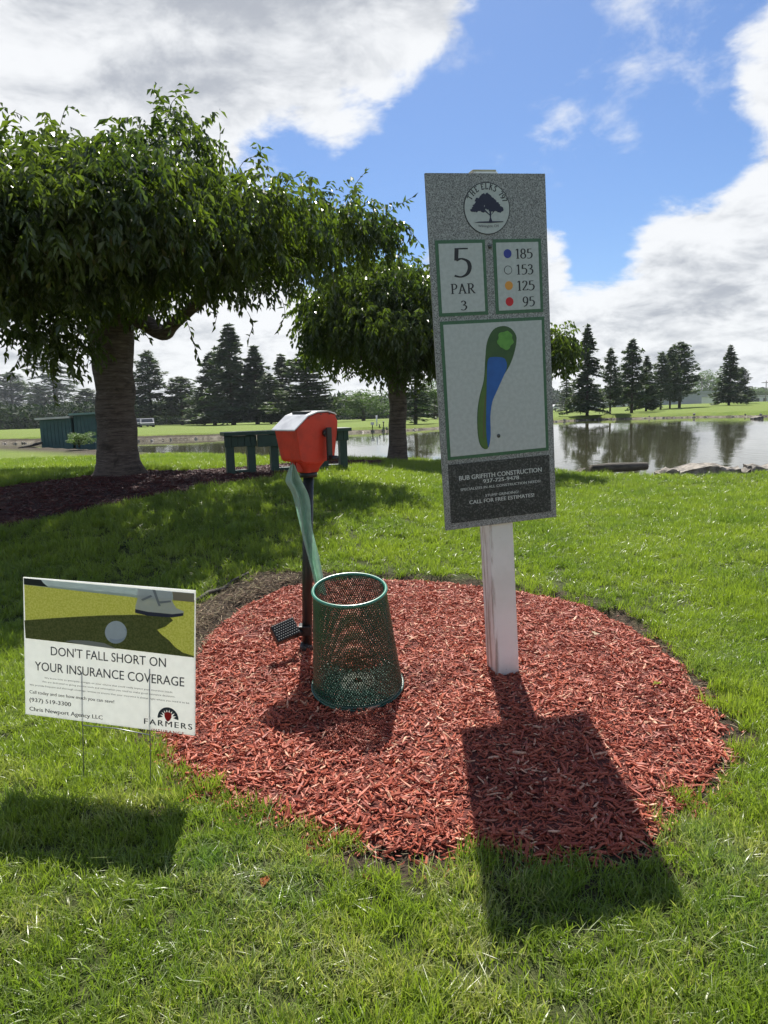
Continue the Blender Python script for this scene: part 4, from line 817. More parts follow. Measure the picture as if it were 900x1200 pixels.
lumps = [lump(a[0], a[1]+9, a[2], a[3]*.98, a[4]*.9, a[5]) for a in ((75, 214, 7.4, 74, 54, .9), (-10, 224, 7.4, 85, 56, 1.0), (168, 212, 7.2, 56, 52, .8), (208, 172, 8.0, 36, 38, .7), (20, 262, 7.2, 95, 55, 1.1), (120, 262, 7.0, 85, 55, .9), (212, 255, 7.4, 66, 55, .8),
    (60, 220, 6.5, 70, 38, .6), (150, 228, 6.6, 50, 38, .55), (-50, 226, 6.5, 90, 44, .7), (-150, 220, 6.8, 90, 70, .9), (30, 248, 6.3, 80, 42, .5),
    (285, 243, 7.9, 44, 40, .7), (330, 246, 8.2, 38, 34, .6), (380, 258, 9.6, 42, 32, .6), (425, 256, 10.1, 40, 22, .5), (290, 296, 8.2, 54, 30, .7), (350, 286, 9.2, 44, 22, .6), (412, 270, 10.0, 36, 14, .5), (205, 310, 8.1, 66, 26, .7),
    (80, 318, 7.8, 90, 30, .9), (-60, 290, 8.0, 80, 65, 1.2), (-150, 280, 9.0, 90, 80, 1.4), (30, 238, 10.4, 118, 66, 1.3), (180, 245, 10.8, 95, 58, 1.3), (285, 268, 10.4, 70, 36, 1.0), (-90, 250, 11.5, 110, 80, 1.4), (110, 238, 12.4, 120, 58, 1.2), (125, 335, 9.6, 46, 32, .5),
    (40, 375, 7.9, 34, 18, .4), (78, 388, 8.2, 28, 22, .3), (60, 335, 7.4, 66, 18, .5))]
Q1 = crown_leaves(lumps, 10000, .092, 11); Q1 -= np.array(tb)[None, None]
# long whippy shoots above the crown and hanging strands below
def strands(specs, L0, seed):
    r = np.random.default_rng(seed); Ps = []; Ds = []; 
    for pts in specs:
        P_ = cr3([ptat(*p_) for p_ in pts], 8)
        acc = 0
        for i in range(len(P_)-1):
            seg = P_[i+1]-P_[i]; acc += seg.length
            while acc > L0*.5: 
                acc -= L0*.5; d = seg.normalized(); sd_ = Vector(r.normal(0, 1, 3)); ld = d*.5+sd_*.5+Vector((0, 0, -.35)); Ps.append(P_[i+1]); Ds.append(ld)
        Ps.append(P_[-1]); Ds.append((P_[-1]-P_[-2]).normalized())
    return np.array([tuple(p_) for p_ in Ps]), np.array([tuple(d) for d in Ds])
up = [((205, 150, 8.9), (200, 125, 8.9), (210, 112, 8.9), (226, 109, 8.9)), ((195, 140, 8.9), (192, 122, 8.9), (180, 120, 8.9)), ((245, 205, 8.8), (256, 180, 8.8), (258, 155, 8.8)), ((0, 150, 8.6), (14, 132, 8.6), (26, 136, 8.6)), ((70, 150, 8.4), (78, 126, 8.4), (92, 132, 8.4)),
      ((445, 258, 10), (465, 242, 10), (482, 232, 10)), ((410, 245, 10), (416, 218, 10), (428, 202, 10)), ((330, 230, 8.5), (338, 212, 8.5), (352, 206, 8.5)), ((440, 262, 10), (472, 264, 10), (492, 285, 10)), ((440, 285, 10), (470, 292, 10), (490, 305, 10)), ((110, 150, 8.4), (130, 138, 8.4), (142, 146, 8.4)), ((270, 215, 8.6), (285, 190, 8.6), (296, 184, 8.6)), ((462, 295, 10), (472, 310, 10), (470, 328, 10))]
dn = [((60, 370, 8.3), (40, 390, 8.3), (25, 415, 8.3), (12, 440, 8.3)), ((75, 380, 8.3), (66, 410, 8.3), (62, 440, 8.3), (64, 470, 8.3)), ((85, 380, 8.3), (88, 405, 8.3), (84, 430, 8.3)), ((100, 385, 8.4), (106, 405, 8.4), (103, 425, 8.4)), ((50, 385, 8.3), (46, 405, 8.3), (30, 425, 8.3)), ((215, 365, 8.2), (222, 385, 8.2), (228, 405, 8.2), (233, 420, 8.2)),
      ((170, 370, 8.5), (168, 385, 8.5), (175, 398, 8.5)), ((290, 365, 8.3), (296, 380, 8.3), (292, 395, 8.3)), ((330, 350, 8.3), (334, 368, 8.3), (326, 386, 8.3)), ((255, 365, 8.3), (252, 380, 8.3)), ((205, 370, 8.2), (200, 385, 8.2)), ((390, 320, 8.4), (392, 338, 8.4)), ((20, 355, 8.3), (5, 372, 8.3)), ((112, 390, 9.2), (108, 410, 9.2), (112, 428, 9.2)), ((95, 390, 8.6), (92, 415, 8.6), (96, 445, 8.6)), ((40, 375, 8.3), (30, 392, 8.3))]
Ps, Ds = strands(up+dn, .10, 3)
lm = quads_mesh('leaf', leafquads(np.zeros((1, 3)), np.array([[0, 0, 1.]]), np.array([1.]), np.array([.42]), np.array([[0, 1., 0]]))); lm.materials.append(M['leaf'])
for i in range(min(290, len(Ps))):
    o = bpy.data.objects.new('leaf', lm); COL.objects.link(o); o.parent = tree; d = Vector(Ds[i]).normalized(); o.location = Vector(Ps[i])-tb
    o.rotation_mode = 'QUATERNION'; o.rotation_quaternion = d.to_track_quat('Z', 'Y') @ Matrix.Rotation(random.uniform(0, 6.28), 4, 'Z').to_quaternion(); s_ = random.uniform(.075, .115); o.scale = (s_, s_, s_)
for k, pts in enumerate(up+dn):
    MB().tube([p_-tb for p_ in cr3([ptat(*q) for q in pts], 4)], .0035, 5).build('twig', M['bark'], tree)
link('foliage', quads_mesh('foliage', Q1), M['leaf'], tree, 'stuff')
# second tree
TY2 = 14.2; tb2 = ground_at(466, 540, TY2); tree2 = empty('weeping_tree', tb2, label='smaller weeping tree standing behind the speckled tee sign near the pond', cat='tree')
tree_save, tb_save = tree, tb; tree, tb = tree2, tb2
rough_trunk([(0, 0, -.1)]+[tuple(loc(p_)) for p_ in trunk_pts(ptat(466, 532, TY2), ptat(466, 440, TY2), 8, .01)], [.2, .185, .175, .17, .168, .168, .17, .175, .18, .2], tree, 4.1, .2)
for pts, r0 in ((((466, 450, 14.2), (480, 435, 14), (500, 425, 13.8), (530, 400, 13.6), (600, 390, 13.4)), .09), (((466, 448, 14.2), (445, 430, 14), (420, 418, 13.7), (385, 400, 13.4)), .09), (((466, 446, 14.2), (470, 400, 14.2), (480, 350, 14.2)), .09), (((466, 446, 14.2), (450, 420, 14.9), (420, 390, 15.8)), .08), (((466, 446, 14.2), (490, 420, 14.9), (540, 390, 16)), .08), (((466, 446, 14.2), (470, 425, 13.4), (480, 400, 12.4)), .08)):
    limb([ptat(*p_) for p_ in pts], r0, .02)
lumps = [lump(*a) for a in ((395, 355, 13.6, 38, 32, .7), (440, 345, 13.6, 38, 30, .7), (480, 350, 13.4, 38, 32, .7), (400, 385, 13.4, 36, 26, .8), (445, 385, 13.0, 42, 28, .8), (485, 390, 13.0, 38, 26, .8), (378, 375, 13.8, 20, 24, .6), (530, 360, 13.6, 45, 34, .9), (575, 370, 13.6, 40, 34, .9), (615, 392, 13.8, 18, 22, .5), (648, 408, 13.8, 12, 15, .3), (650, 404, 13.7, 12, 14, .3), (646, 414, 13.9, 12, 14, .3), (650, 410, 13.8, 12, 14, .35), (652, 400, 13.8, 10, 10, .3), (648, 408, 13.6, 12, 15, .3),
   (540, 400, 13.4, 45, 30, .9), (440, 350, 15.4, 60, 36, 1.0), (530, 360, 15.6, 60, 40, 1.0), (420, 400, 15.4, 50, 30, .9), (466, 420, 14.0, 30, 18, .6), (490, 428, 13.8, 20, 8, .4), (375, 405, 13.6, 12, 14, .4), (455, 325, 14.0, 28, 14, .5))]
Q2 = crown_leaves(lumps, 3700, .115, 5); Q2 -= np.array(tb)[None, None]
Ps, Ds = strands([((360, 410, 13.4), (358, 430, 13.4)), ((372, 420, 13.4), (376, 440, 13.4)), ((385, 420, 13.4), (395, 445, 13.4)), ((425, 325, 13.6), (430, 312, 13.6)), ((455, 320, 13.6), (450, 308, 13.6)), ((480, 325, 13.6), (490, 318, 13.6)), ((652, 425, 13.8), (654, 436, 13.8)), ((445, 430, 13.2), (446, 455, 13.2)), ((480, 440, 13.2), (484, 462, 13.2)), ((500, 440, 13.2), (497, 452, 13.2))], .11, 4)
Lq = leafquads(Ps-np.array(tb), Ds, np.full(len(Ps), .12), np.full(len(Ps), .05), rng.normal(size=(len(Ps), 3))+[0, 0, .6]); link('foliage', quads_mesh('foliage', np.concatenate([Q2, Lq])), M['leaf'], tree, 'stuff')
tree, tb = tree_save, tb_save

# ------------------------------------------------------------------ conifers
def randquads(P0, size, r, flat_=.35):
    n = len(P0); a = r.normal(size=(n, 3)); a[:, 2] *= flat_; a /= np.linalg.norm(a, axis=1, keepdims=True); b = r.normal(size=(n, 3)); b[:, 2] *= flat_; b -= a*(a*b).sum(1, keepdims=True); b /= np.linalg.norm(b, axis=1, keepdims=True)+1e-6
    s_ = size*r.uniform(.5, 1.4, (n, 1)); w_ = s_*r.uniform(.2, .4, (n, 1)); return np.stack([P0-a*s_, P0-b*w_, P0+a*s_, P0+b*w_], 1)
def conifer(seed, kind):
    """unit-height crown quads + trunk/limb mesh"""
    r = np.random.default_rng(seed); pts = []; wood = MB(); wood.tube([(0, 0, 0), (.004, 0, .3), (0, .003, .7), (0, 0, .98)], [.017, .013, .007, .001], 8)
    start = {'spruce': .10, 'pine': .22, 'dense': .06, 'sparse': .12, 'limbed': .16}[kind]; lv = {'spruce': 26, 'pine': 15, 'dense': 24, 'sparse': 19, 'limbed': 18}[kind]
    for i in range(lv):
        t = i/(lv-1); h = start+(1-start)*t**.95; nb = int(r.integers(5, 8)); 
        prof = {'spruce': .24*(1-t)**.82+.012, 'sparse': .23*(1-t)**.75+.015, 'dense': .36*(1-t**2.2)**.7*(.8+.2*math.sin(t*9))+.02, 'pine': .30*(1-t)**.55*(.55+.45*math.sin(2+t*13)**2)+.03, 'limbed': .28*(1-t)**.65*(.6+.4*math.sin(t*21)**2)+.02}[kind]
        for k in range(nb):
            a = r.uniform(0, 6.283); L = prof*r.uniform(.55, 1.15); dz = {'spruce': -.28, 'sparse': -.35, 'dense': .1, 'pine': .18, 'limbed': .05}[kind]*L
            n = int(8+L*{'spruce': 430, 'sparse': 260, 'dense': 520, 'pine': 470, 'limbed': 400}[kind]); s_ = r.random(n)**.75; wd = (.018+.12*L)*{'pine': 1.5, 'limbed': 1.3}.get(kind, 1)
            x = L*s_; y = r.normal(0, wd, n)*(1-.6*s_); z = h+dz*s_**1.3+{'spruce': .05, 'sparse': .05}.get(kind, 0)*L*s_**4-np.abs(r.normal(0, .012, n))
            if kind in ('pine', 'limbed'): m_ = s_ > .16; x, y, z = x[m_], y[m_], z[m_]+r.normal(0, .013, m_.sum())
            pts.append(np.stack([x*math.cos(a)-y*math.sin(a), x*math.sin(a)+y*math.cos(a), z], -1))
            if k < 3: wood.tube([(0, 0, h), (L*.5*math.cos(a), L*.5*math.sin(a), h+dz*.4), (L*.9*math.cos(a), L*.9*math.sin(a), h+dz*.9)], [.005*(1-t)+.0015, .003*(1-t)+.001, .0008], 4)
    P_ = np.concatenate(pts); return quads_mesh('crown', randquads(P_, .024 if kind != 'sparse' else .019, r)), wood.mesh('trunk')
KIN = {}
for i, k in enumerate(('spruce', 'pine', 'dense', 'sparse', 'limbed')):
    for j in range(2):
        c, t_ = conifer(20+i*3+j, k); c.materials.append(M['needle_pale'] if k == 'dense' and j else M['needle']); t_.materials.append(M['bark_far']); KIN[k, j] = (c, t_)
def broad(seed):
    r = np.random.default_rng(seed); P_ = []
    for i in range(26):
        c = np.array([r.normal(0, .17), r.normal(0, .17), .55+r.uniform(-.3, .3)]); rr = r.uniform(.09, .17); d = r.normal(size=(230, 3)); d /= np.linalg.norm(d, axis=1, keepdims=True); P_.append(c+d*rr*r.uniform(.7, 1.05, (230, 1)))
    w_ = MB().tube([(0, 0, 0), (0, 0, .3), (.02, 0, .6)], [.03, .022, .01], 8).tube([(0, 0, .25), (.15, .02, .55)], [.015, .005], 6).tube([(0, 0, .28), (-.14, .05, .55)], [.015, .005], 6); return quads_mesh('crown', randquads(np.concatenate(P_), .022, r, 1.)), w_.mesh('trunk')
for j in range(2):
    c, t_ = broad(60+j); c.materials.append(M['broad'] if j == 0 else M['shrub']); t_.materials.append(M['bark_far']); KIN['broad', j] = (c, t_)
WF = {'spruce': .24, 'sparse': .24, 'dense': .36, 'pine': .28, 'limbed': .27, 'broad': .38}
def far_tree(name, px, by, ty_, half, kind, j, label, cat='tree', Y=None):
    if Y is None: p_ = hit(px, by); 
    else: q = ptat(px, by, Y); p_ = (q.x, q.y, q.z)
    z = T(p_[0], p_[1]); Yd = p_[1]; H = (by-ty_)*Yd/FPX; rad = half*(1.12 if px > 540 else 1.3)*Yd/FPX; o = empty(name, (p_[0], p_[1], z-.03 if Y is None else p_[2]), random.uniform(0, 6.28), label=label, cat=cat); c, t_ = KIN[kind, j]
    for nm, me in (('crown', c), ('trunk', t_)):
        q = bpy.data.objects.new(nm, me); COL.objects.link(q); q.parent = o
        s_ = rad/WF[kind]; q.scale = (s_, s_, H*1.02)
    return o
FT = [('pine_tree', 18, 500, 440, 30, 'pine', 0, 'dark bushy pine at the far left edge beyond the shed'), ('spruce_tree', 48, 500, 452, 22, 'dense', 0, 'low rounded evergreen just right of the far left pine'), ('spruce_tree', 68, 500, 398, 40, 'sparse', 0, 'tall spruce with drooping open limbs behind the shed'), ('pine_tree', 104, 500, 458, 28, 'pine', 1, 'low dark pine right of the drooping spruce, partly behind the thick trunk'),
 ('pine_tree', 178, 499, 416, 30, 'limbed', 0, 'tall open limbed pine just right of the thick trunk'), ('pine_tree', 214, 498, 444, 28, 'pine', 0, 'squat spreading pine between the open limbed pine and the tall spire'), ('pine_tree', 240, 498, 462, 20, 'dense', 0, 'lowest pine in the gap left of the tall spire'), ('pine_tree', 252, 498, 418, 28, 'limbed', 1, 'ragged pine leaning against the left side of the tall spire'),
 ('spruce_tree', 274, 498, 386, 34, 'spruce', 0, 'tallest spruce spire left of the red ball washer'), ('spruce_tree', 302, 497, 410, 30, 'spruce', 1, 'second tallest spruce right of the tall spire'), ('spruce_tree', 333, 496, 419, 24, 'spruce', 0, 'dark pointed spruce just above the silver lid'), ('cedar_tree', 362, 496, 416, 36, 'dense', 1, 'broad pale cedar right of the pointed spruce'), ('spruce_tree', 318, 497, 440, 22, 'dense', 0, 'low dark evergreen between two pointed spruces'),
 ('broadleaf_tree', 426, 493, 455, 24, 'broad', 0, 'light green round tree left of the smaller weeping tree'), ('spruce_tree', 487, 497, 432, 26, 'sparse', 1, 'pale open spruce seen through the smaller weeping tree crown'), ('broadleaf_tree', 510, 491, 440, 22, 'broad', 0, 'pale round tree showing just left of the tee sign edge'),
 ('spruce_tree', 688, 487, 386, 24, 'spruce', 0, 'leftmost tall spruce across the pond beside the tee sign'), ('spruce_tree', 664, 484, 432, 15, 'sparse', 1, 'small thin spruce close against the tee sign edge'), ('spruce_tree', 715, 485, 412, 17, 'limbed', 0, 'pale narrow pine right of the leftmost tall spruce across the pond'), ('spruce_tree', 740, 484, 403, 25, 'limbed', 1, 'full pine at the middle of the pond row'), ('spruce_tree', 757, 482, 420, 18, 'spruce', 1, 'dark spruce tucked right of the full middle pine'),
 ('spruce_tree', 774, 480, 417, 18, 'pine', 1, 'pine with thin trunk left of the last tall pair across the pond'), ('spruce_tree', 785, 479, 411, 16, 'limbed', 0, 'left tree of the last tall pair across the pond'), ('spruce_tree', 796, 478, 405, 26, 'pine', 0, 'right tree of the last tall pair across the pond'), ('spruce_tree', 854, 475, 408, 19, 'spruce', 0, 'tall lone spruce on the right of the far lawn'), ('spruce_tree', 868, 473, 432, 16, 'dense', 0, 'short dark evergreen hugging the lone right spruce')]
for a in FT: far_tree(*a)
far_tree('broadleaf_tree', 835, 468, 432, 20, 'broad', 0, 'round pale tree far behind the long grey building', Y=330)
far_tree('broadleaf_tree', 731, 476, 446, 14, 'broad', 0, 'round bushy tree low behind the pond row', Y=150)
far_tree('broadleaf_tree', 900, 470, 452, 20, 'broad', 0, 'faint round tree on the skyline at the right edge', Y=360)
sh_ = far_tree('shrub', 90, 500, 478, 20, 'broad', 1, 'pale rounded shrub behind the roof of the pond shed', 'shrub')
far_tree('shrub', 93, 524.5, 506, 13, 'broad', 1, 'small bright shrub in front of the pond shed wall', 'shrub', Y=28.8)
# far wood band
def wood_band():
    r = np.random.default_rng(9); P_ = []
    for (x0, x1, Y, yb_, top, n) in ((-250, 545, 150, 500, 468, 330), (600, 1150, 420, 470, 458, 200), (-700, -250, 150, 505, 465, 150), (1150, 1700, 400, 470, 450, 100)):
        for i in range(n):
            px = x0+(x1-x0)*(i+r.random())/n; g = ptat(px, 480, Y*r.uniform(.97, 1.15)); zb = T(g.x, g.y, False); hor = 487-.029*px; zt = EYE+(hor-(top+r.uniform(-4, 9)-.029*(px-300)*(1 if x0 < 500 and x0 > -300 else .0)))*g.y/FPX
            h = max(2., zt-zb); m_ = 150; d = r.normal(size=(m_, 3)); d /= np.linalg.norm(d, axis=1, keepdims=True); wdt = Y*.022
            P_.append(np.array([g.x, g.y, zb+h*.5])+d*np.array([wdt, wdt, h*.52])*r.uniform(.75, 1.05, (m_, 1)))
    A_ = np.concatenate(P_); s_ = np.where(A_[:, 1] > 300, 1.5, .62)[:, None]; q = randquads(A_, 1., r, 1.); c = A_[:, None, :]; q = c+(q-c)*s_[:, :, None]
    o = link('far_wood', quads_mesh('far_wood', q), M['wood_far'], kind='stuff'); tag(o, 'dark band of distant woodland behind the far lawn', 'wood')
wood_band()

# ------------------------------------------------------------------ pond shed, timbers, rocks
SY = 33.5; s0 = ptat(89, 524, SY); u_ = SY/FPX
shed = empty('pond_shed', (s0.x, s0.y, WL-.1), math.radians(6), label='dark green pump shed with pale and green roofs at the pond bank', cat='shed')
def shed_box(x0, x1, y0, y1, h0, h1, roofm, d):
    mb = MB(); mb.prism([(x0, 0), (x1, 0), (x1, h1), (x0, h0)], y0, y1); mb.build('wall', M['shed_wall'], shed)
    for i in range(int((x1-x0)/.16)): MB().box((x0+.02+i*.16, y0-.02, .1), (x0+.14+i*.16, y0-.002, min(h0, h1)-.07)).build('wall_board', M['shed_wall'], shed)
    rf = MB().prism([(x0-.12, h0+.005), (x1+d, h1+.005), (x1+d, h1+.09), (x0-.12, h0+.09)], y0-.22, y1+.15); rf.build('roof', roofm, shed)
WD = 64*u_
shed_box(-WD/2, 0.08, -.7, .8, 29*u_+.35, 30*u_+.35, M['roof_pale'], .0); shed_box(.16, WD/2+.45, -.55, 1., 33*u_+.35, 34*u_+.35, M['roof_green'], .1)
def timber(nm, a, b, r, Y, label, z=None):
    p0 = ptat(a[0], a[1], Y[0]); p1 = ptat(b[0], b[1], Y[1]); o = MB().tube([p0, p0.lerp(p1, .35)+Vector((0, 0, .01)), p0.lerp(p1, .7), p1], [r, r*1.1, r, r*.85], 10).build(nm, M['log']); tag(o, label, 'timber')
timber('timber', (22, 526), (56, 517), .06, (31.5, 33), 'dark timber ramp sloping up to the left end of the pond shed')
def rock(name, px, py_top, py_bot, half, Y, label, mat='rock', seed=0, group=None, cat='rock'):
    r = random.Random(seed); c = ptat(px, py_bot, Y); top = ptat(px, py_top, Y); h = top.z-min(c.z, WL-.1)+.05; w_ = half*Y/FPX; bm = bmesh.new(); bmesh.ops.create_icosphere(bm, subdivisions=3, radius=1)
    from mathutils import noise
    for v_ in bm.verts:
        n = v_.co.copy(); q = Vector((max(-.78, min(.78, n.x)), max(-.75, min(.75, n.y)), max(-.5, min(.34+.12*math.sin(n.x*3+seed)+.1*n.x, n.z)))); q *= 1.25
        q += n*(.26*noise.noise(n*2.4+Vector((seed*3.1, 0, 0)))+.09*noise.noise(n*5+Vector((seed, 0, 0)))); v_.co = Vector((q.x*w_, q.y*min(w_, .5), q.z*h/1.6+h*.45))
    me = bpy.data.meshes.new(name); bm.to_mesh(me); bm.free(); o = link(name, me, M[mat]); o.location = (c.x, c.y, top.z-h*.95); o.rotation_euler = (0, 0, r.uniform(-.2, .2)); tag(o, label, cat, group)
rock('shore_rock', 815, 541, 552, 28, 14.2, 'long flat pale rock at the pond edge, largest of the shore rocks', seed=1); rock('shore_rock', 782, 545, 552, 12, 13.9, 'small wedge rock at the left tip of the long flat rock', seed=2)
rock('shore_rock', 846, 540, 551, 17, 14.0, 'peaked pale rock right of the long flat rock', seed=3); rock('shore_rock', 893, 538, 550, 18, 13.9, 'tall rough rock cut by the right edge of the picture', seed=4); rock('shore_rock', 868, 545, 551, 10, 13.9, 'low rock between the peaked rock and the right edge rock', seed=5)
rock('shore_rock', 676, 547, 556, 9, 14.1, 'dark square rock close to the right side of the tee sign', mat='log', seed=6)
timber('timber', (693, 550), (758, 546), .09, (14.2, 14.4), 'dark weathered timber lying along the right pond edge')
rock('shore_rock', 887, 487, 489, 6, 48, 'lone brown rock on the far right bank of the pond', seed=7)
r_ = random.Random(5)
def bank_stones():
    r = np.random.default_rng(4); P_ = []; S_ = []
    for i in range(len(POND)):
        a = np.array(POND[i]); b = np.array(POND[(i+1) % len(POND)]); 
        if max(abs(a[0]), abs(b[0])) > 70: continue
        L = np.linalg.norm(b-a); n = int(L*4); t = r.random(n)[:, None]; P_.append(a+(b-a)*t+r.normal(0, .16, (n, 2)))
    A_ = np.concatenate(P_); z = terr(A_[:, 0], A_[:, 1]); z = np.maximum(z, WL-.03); n = len(A_)
    ms = []
    for k in range(5):
        bm = bmesh.new(); bmesh.ops.create_icosphere(bm, subdivisions=1, radius=.09)
        for v_ in bm.verts: v_.co *= random.uniform(.7, 1.25)
        me = bpy.data.meshes.new('stone'); bm.to_mesh(me); bm.free(); ms.append(me)
    s_ = r.uniform(.3, 1.3, n); scatter('bank_stones', np.column_stack([A_, z]), r.uniform(0, 6, (n, 3)), np.stack([s_*1.3, s_, s_*.7], -1), ms, pm('bank stone', (.36, .33, .28), (.2, .18, .15), 3, .9, obvar=.3), 'pale gravel and stones along the pond waterline', 'stones')
bank_stones()

def fallen_leaf(px, py, L, c1, c2, label, nm='fallen_leaf', rz=0.):
    h = hit(px, py, 400, True); o = link(nm, quads_mesh(nm, leafquads(np.zeros((1, 3)), np.array([[1., 0, .15]]), np.array([L]), np.array([L*.45]), np.array([[0, .2, 1.]]))), pm(nm+' tone', c1, c2, 60, .5, trans=.3)); o.location = (h[0], h[1], h[2]+.022); o.rotation_euler = (.2, 0, rz); tag(o, label, 'leaf')
fallen_leaf(765, 808, .055, (.45, .48, .08), (.3, .36, .06), 'yellow green fallen leaf on the red mulch right of the white post', rz=.5); fallen_leaf(307, 1050, .06, (.42, .1, .04), (.3, .07, .03), 'narrow orange red leaf fallen in the lawn below the mulch bed', rz=1.4); fallen_leaf(438, 1042, .05, (.3, .12, .06), (.2, .08, .05), 'small brown red leaf on the lawn under the mulch bed edge', rz=2.4)
h = hit(697, 746, 400, True); bm = bmesh.new(); bmesh.ops.create_icosphere(bm, subdivisions=2, radius=.03)
for v_ in bm.verts: v_.co *= random.uniform(.85, 1.12)
me = bpy.data.meshes.new('pebble'); bm.to_mesh(me); bm.free(); o = link('pebble', me, pm('pebble tan', (.45, .34, .22), (.3, .22, .14), 40, .8)); o.location = (h[0], h[1], h[2]+.012); o.scale = (1.3, .9, .5); tag(o, 'flat tan stone lying on the red mulch right of the white post', 'stone')
# ------------------------------------------------------------------ far buildings, vehicles, posts
def building(nm, x0, x1, ytop, Y, depth, mats, label, nwin, ribs=0):
    a = ptat(x0, ytop, Y); b = ptat(x1, ytop, Y); wd = b.x-a.x; zt = (a.z+b.z)/2; zb = T(a.x, Y, False)-.3; o = empty(nm, ((a.x+b.x)/2, Y, zb), label=label, cat='building'); h = zt-zb
    MB().box((-wd/2, 0, 0), (wd/2, depth, h)).build('wall', M[mats[0]], o)
    MB().prism([(-wd/2-.3, h), (wd/2+.3, h), (wd/2+.3, h+.35), (-wd/2-.3, h+.35)], -.3, depth+.3).build('roof', M[mats[1]], o)
    for i in range(nwin):
        x = -wd/2+wd*(i+.5)/nwin; f_ = MB().box((x-wd*.22/nwin, -.08, h*.35), (x+wd*.22/nwin, .0, h*.8)).build('window', M['glass'], o)
    for i in range(ribs): x = -wd/2+wd*(i+.5)/ribs; MB().box((x-.15, -.12, 0), (x+.15, -.003, h-.05)).build('wall_rib', M[mats[0]], o)
building('long_hall', 742, 834, 462.5, 260, 30, ('build_wall', 'build_roof'), 'long low grey building behind the pond row of trees', 0, 22); building('long_hall', 793, 842, 459.5, 290, 30, ('build_wall', 'build_roof'), 'taller pale grey end of the long building left of the lone spruce', 6)
building('white_building', 838, 850, 465, 240, 10, ('build_white', 'build_roof'), 'small white building just left of the lone right spruce', 2); building('white_building', 876, 925, 464.5, 300, 14, ('build_white', 'build_roof'), 'low white building at the right skyline beside the utility pole', 6)
building('grey_building', 700, 742, 472.5, 230, 12, ('build_wall', 'build_roof'), 'low grey building between the first two pines across the pond', 4)
def utility_pole(px, yt, yb_, Y, label):
    a = ptat(px, yb_, Y); b = ptat(px, yt, Y); h = b.z-a.z+2; o = empty('utility_pole', (a.x, Y, a.z-2), label=label, cat='pole'); MB().tube([(0, 0, 0), (0, 0, h)], [.22, .15], 8).build('pole', M['pole_wood'], o); MB().box((-1.8, -.1, h-.9), (1.8, .1, h-.65)).build('crossarm', M['pole_wood'], o)
utility_pole(897, 446, 470, 290, 'wooden utility pole with a crossarm at the right edge'); utility_pole(822, 441, 465, 300, 'thin utility pole rising left of the round pale tree')
def vehicle(px, py, Y, Lg, Wd_, Hh, rz, mat, label, cat='car'):
    a = ptat(px, py, Y); o = empty('parked_car', (a.x, Y, a.z), rz, label=label, cat=cat)
    bd_ = MB().prism([(-Lg/2, .35), (Lg/2, .35), (Lg/2, Hh*.5), (Lg*.3, Hh*.58), (Lg*.17, Hh), (-Lg*.3, Hh), (-Lg*.46, Hh*.6), (-Lg/2, Hh*.55)], -Wd_/2, Wd_/2).build('body', mat, o)
    MB().prism([(Lg*.26, Hh*.62), (Lg*.15, Hh*.94), (-Lg*.28, Hh*.94), (-Lg*.38, Hh*.62)], -Wd_/2-.02, Wd_/2+.02).build('window', M['glass'], o)
    MB().add([(Lg*.302, -Wd_*.42, Hh*.6), (Lg*.302, Wd_*.42, Hh*.6), (Lg*.185, Wd_*.38, Hh*.95), (Lg*.185, -Wd_*.38, Hh*.95)], [(0, 1, 2, 3)]).build('windscreen', M['glass'], o)
    for sx in (-.3, .3):
        for sy in (-1, 1): MB().tube([(Lg*sx, sy*(Wd_/2-.2), .33), (Lg*sx, sy*(Wd_/2+.03), .33)], .33, 14).build('wheel', M['tyre'], o)
vehicle(172.5, 501, 100, 4.5, 1.8, 1.25, math.radians(-70), M['car_grey'], 'pale car parked under the open limbed pine beyond the pond'); vehicle(163, 500.5, 104, 4.2, 1.7, 1.2, math.radians(-95), M['car_grey'], 'darker car partly hidden left of the pale car')
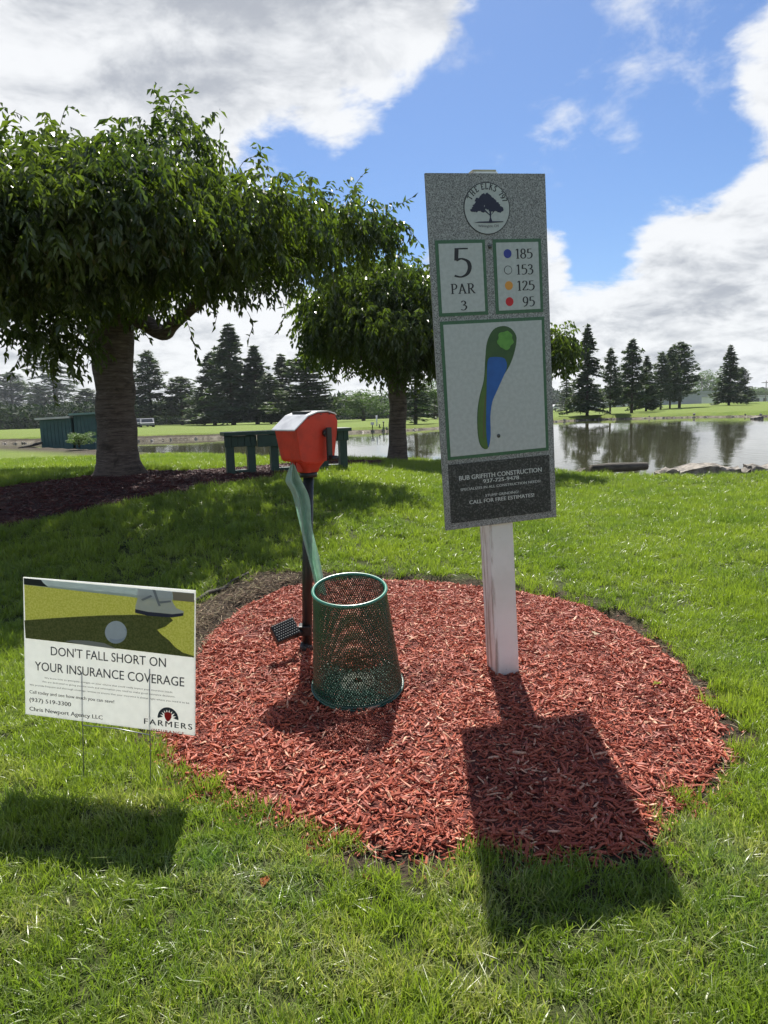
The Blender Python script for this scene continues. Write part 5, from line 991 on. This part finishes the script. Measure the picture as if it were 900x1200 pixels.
for px, y, m_, l in ((655, 482, 'car_white', 'white car nearest the tee sign in the far car park'), (666, 481.5, 'car_grey', 'grey car second from the tee sign in the far car park'), (677, 481, 'car_white', 'white van like car third from the tee sign in the far car park'), (712, 480, 'car_grey', 'grey car between the first pond spruce and the narrow pine'), (724, 479, 'car_white', 'white car just right of the narrow pine across the pond')):
    vehicle(px, y-1, 185, 4.4, 1.8, 1.5, math.radians(8), M[m_], l)
def little(px, yb_, yt, half, label, cat, kind):
    p_ = hit(px, yb_); z = T(p_[0], p_[1]); h = (yb_-yt)*p_[1]/FPX; hw2 = half*p_[1]/FPX; o = empty('tee_marker' if kind != 'post' else 'marker_post', (p_[0], p_[1], z), label=label, cat=cat)
    MB().tube([(0, 0, -.1), (0, 0, h)], .03 if kind != 'post' else .05, 8).build('post', M['car_white' if kind == 'post' else 'black'], o)
    if kind == 'board': MB().box((-hw2, -.04, h*.45), (hw2, -.031, h), bev=.002).build('sign_face', M['build_white'], o)
    if kind == 'washer': MB().box((-hw2, -.1, h*.75), (hw2, .1, h), bev=.03).build('box', M['black'], o)
little(436.5, 500.5, 495, 2, 'small white sign board on the far lawn', 'sign', 'board'); little(441.6, 499, 487, 1, 'thin white pole on the far lawn beside the small signs', 'post', 'post'); little(449.5, 500, 494, 1.2, 'dark T shaped stand right of the white pole on the far lawn', 'stand', 'washer'); little(444.8, 500, 497, 1.3, 'low dark box between the white pole and the dark stand', 'stand', 'washer'); little(11, 499.5, 488, 1, 'pale post on the far lawn at the left edge', 'post', 'post')

# ------------------------------------------------------------------ hazy air
hz = bpy.data.materials.new('haze'); hz.use_nodes = True; t = NT(hz.node_tree); vs = t.n('ShaderNodeVolumePrincipled', {'Color': (.86, .93, 1, 1), 'Density': HAZE, 'Anisotropy': .2}); o_ = t.n('ShaderNodeOutputMaterial'); hz.node_tree.links.new(vs.outputs[0], o_.inputs['Volume'])
MB().box((-880, -280, -6), (880, 1480, 22)).build('haze', hz, kind='stuff') if HAZE > 0 else None
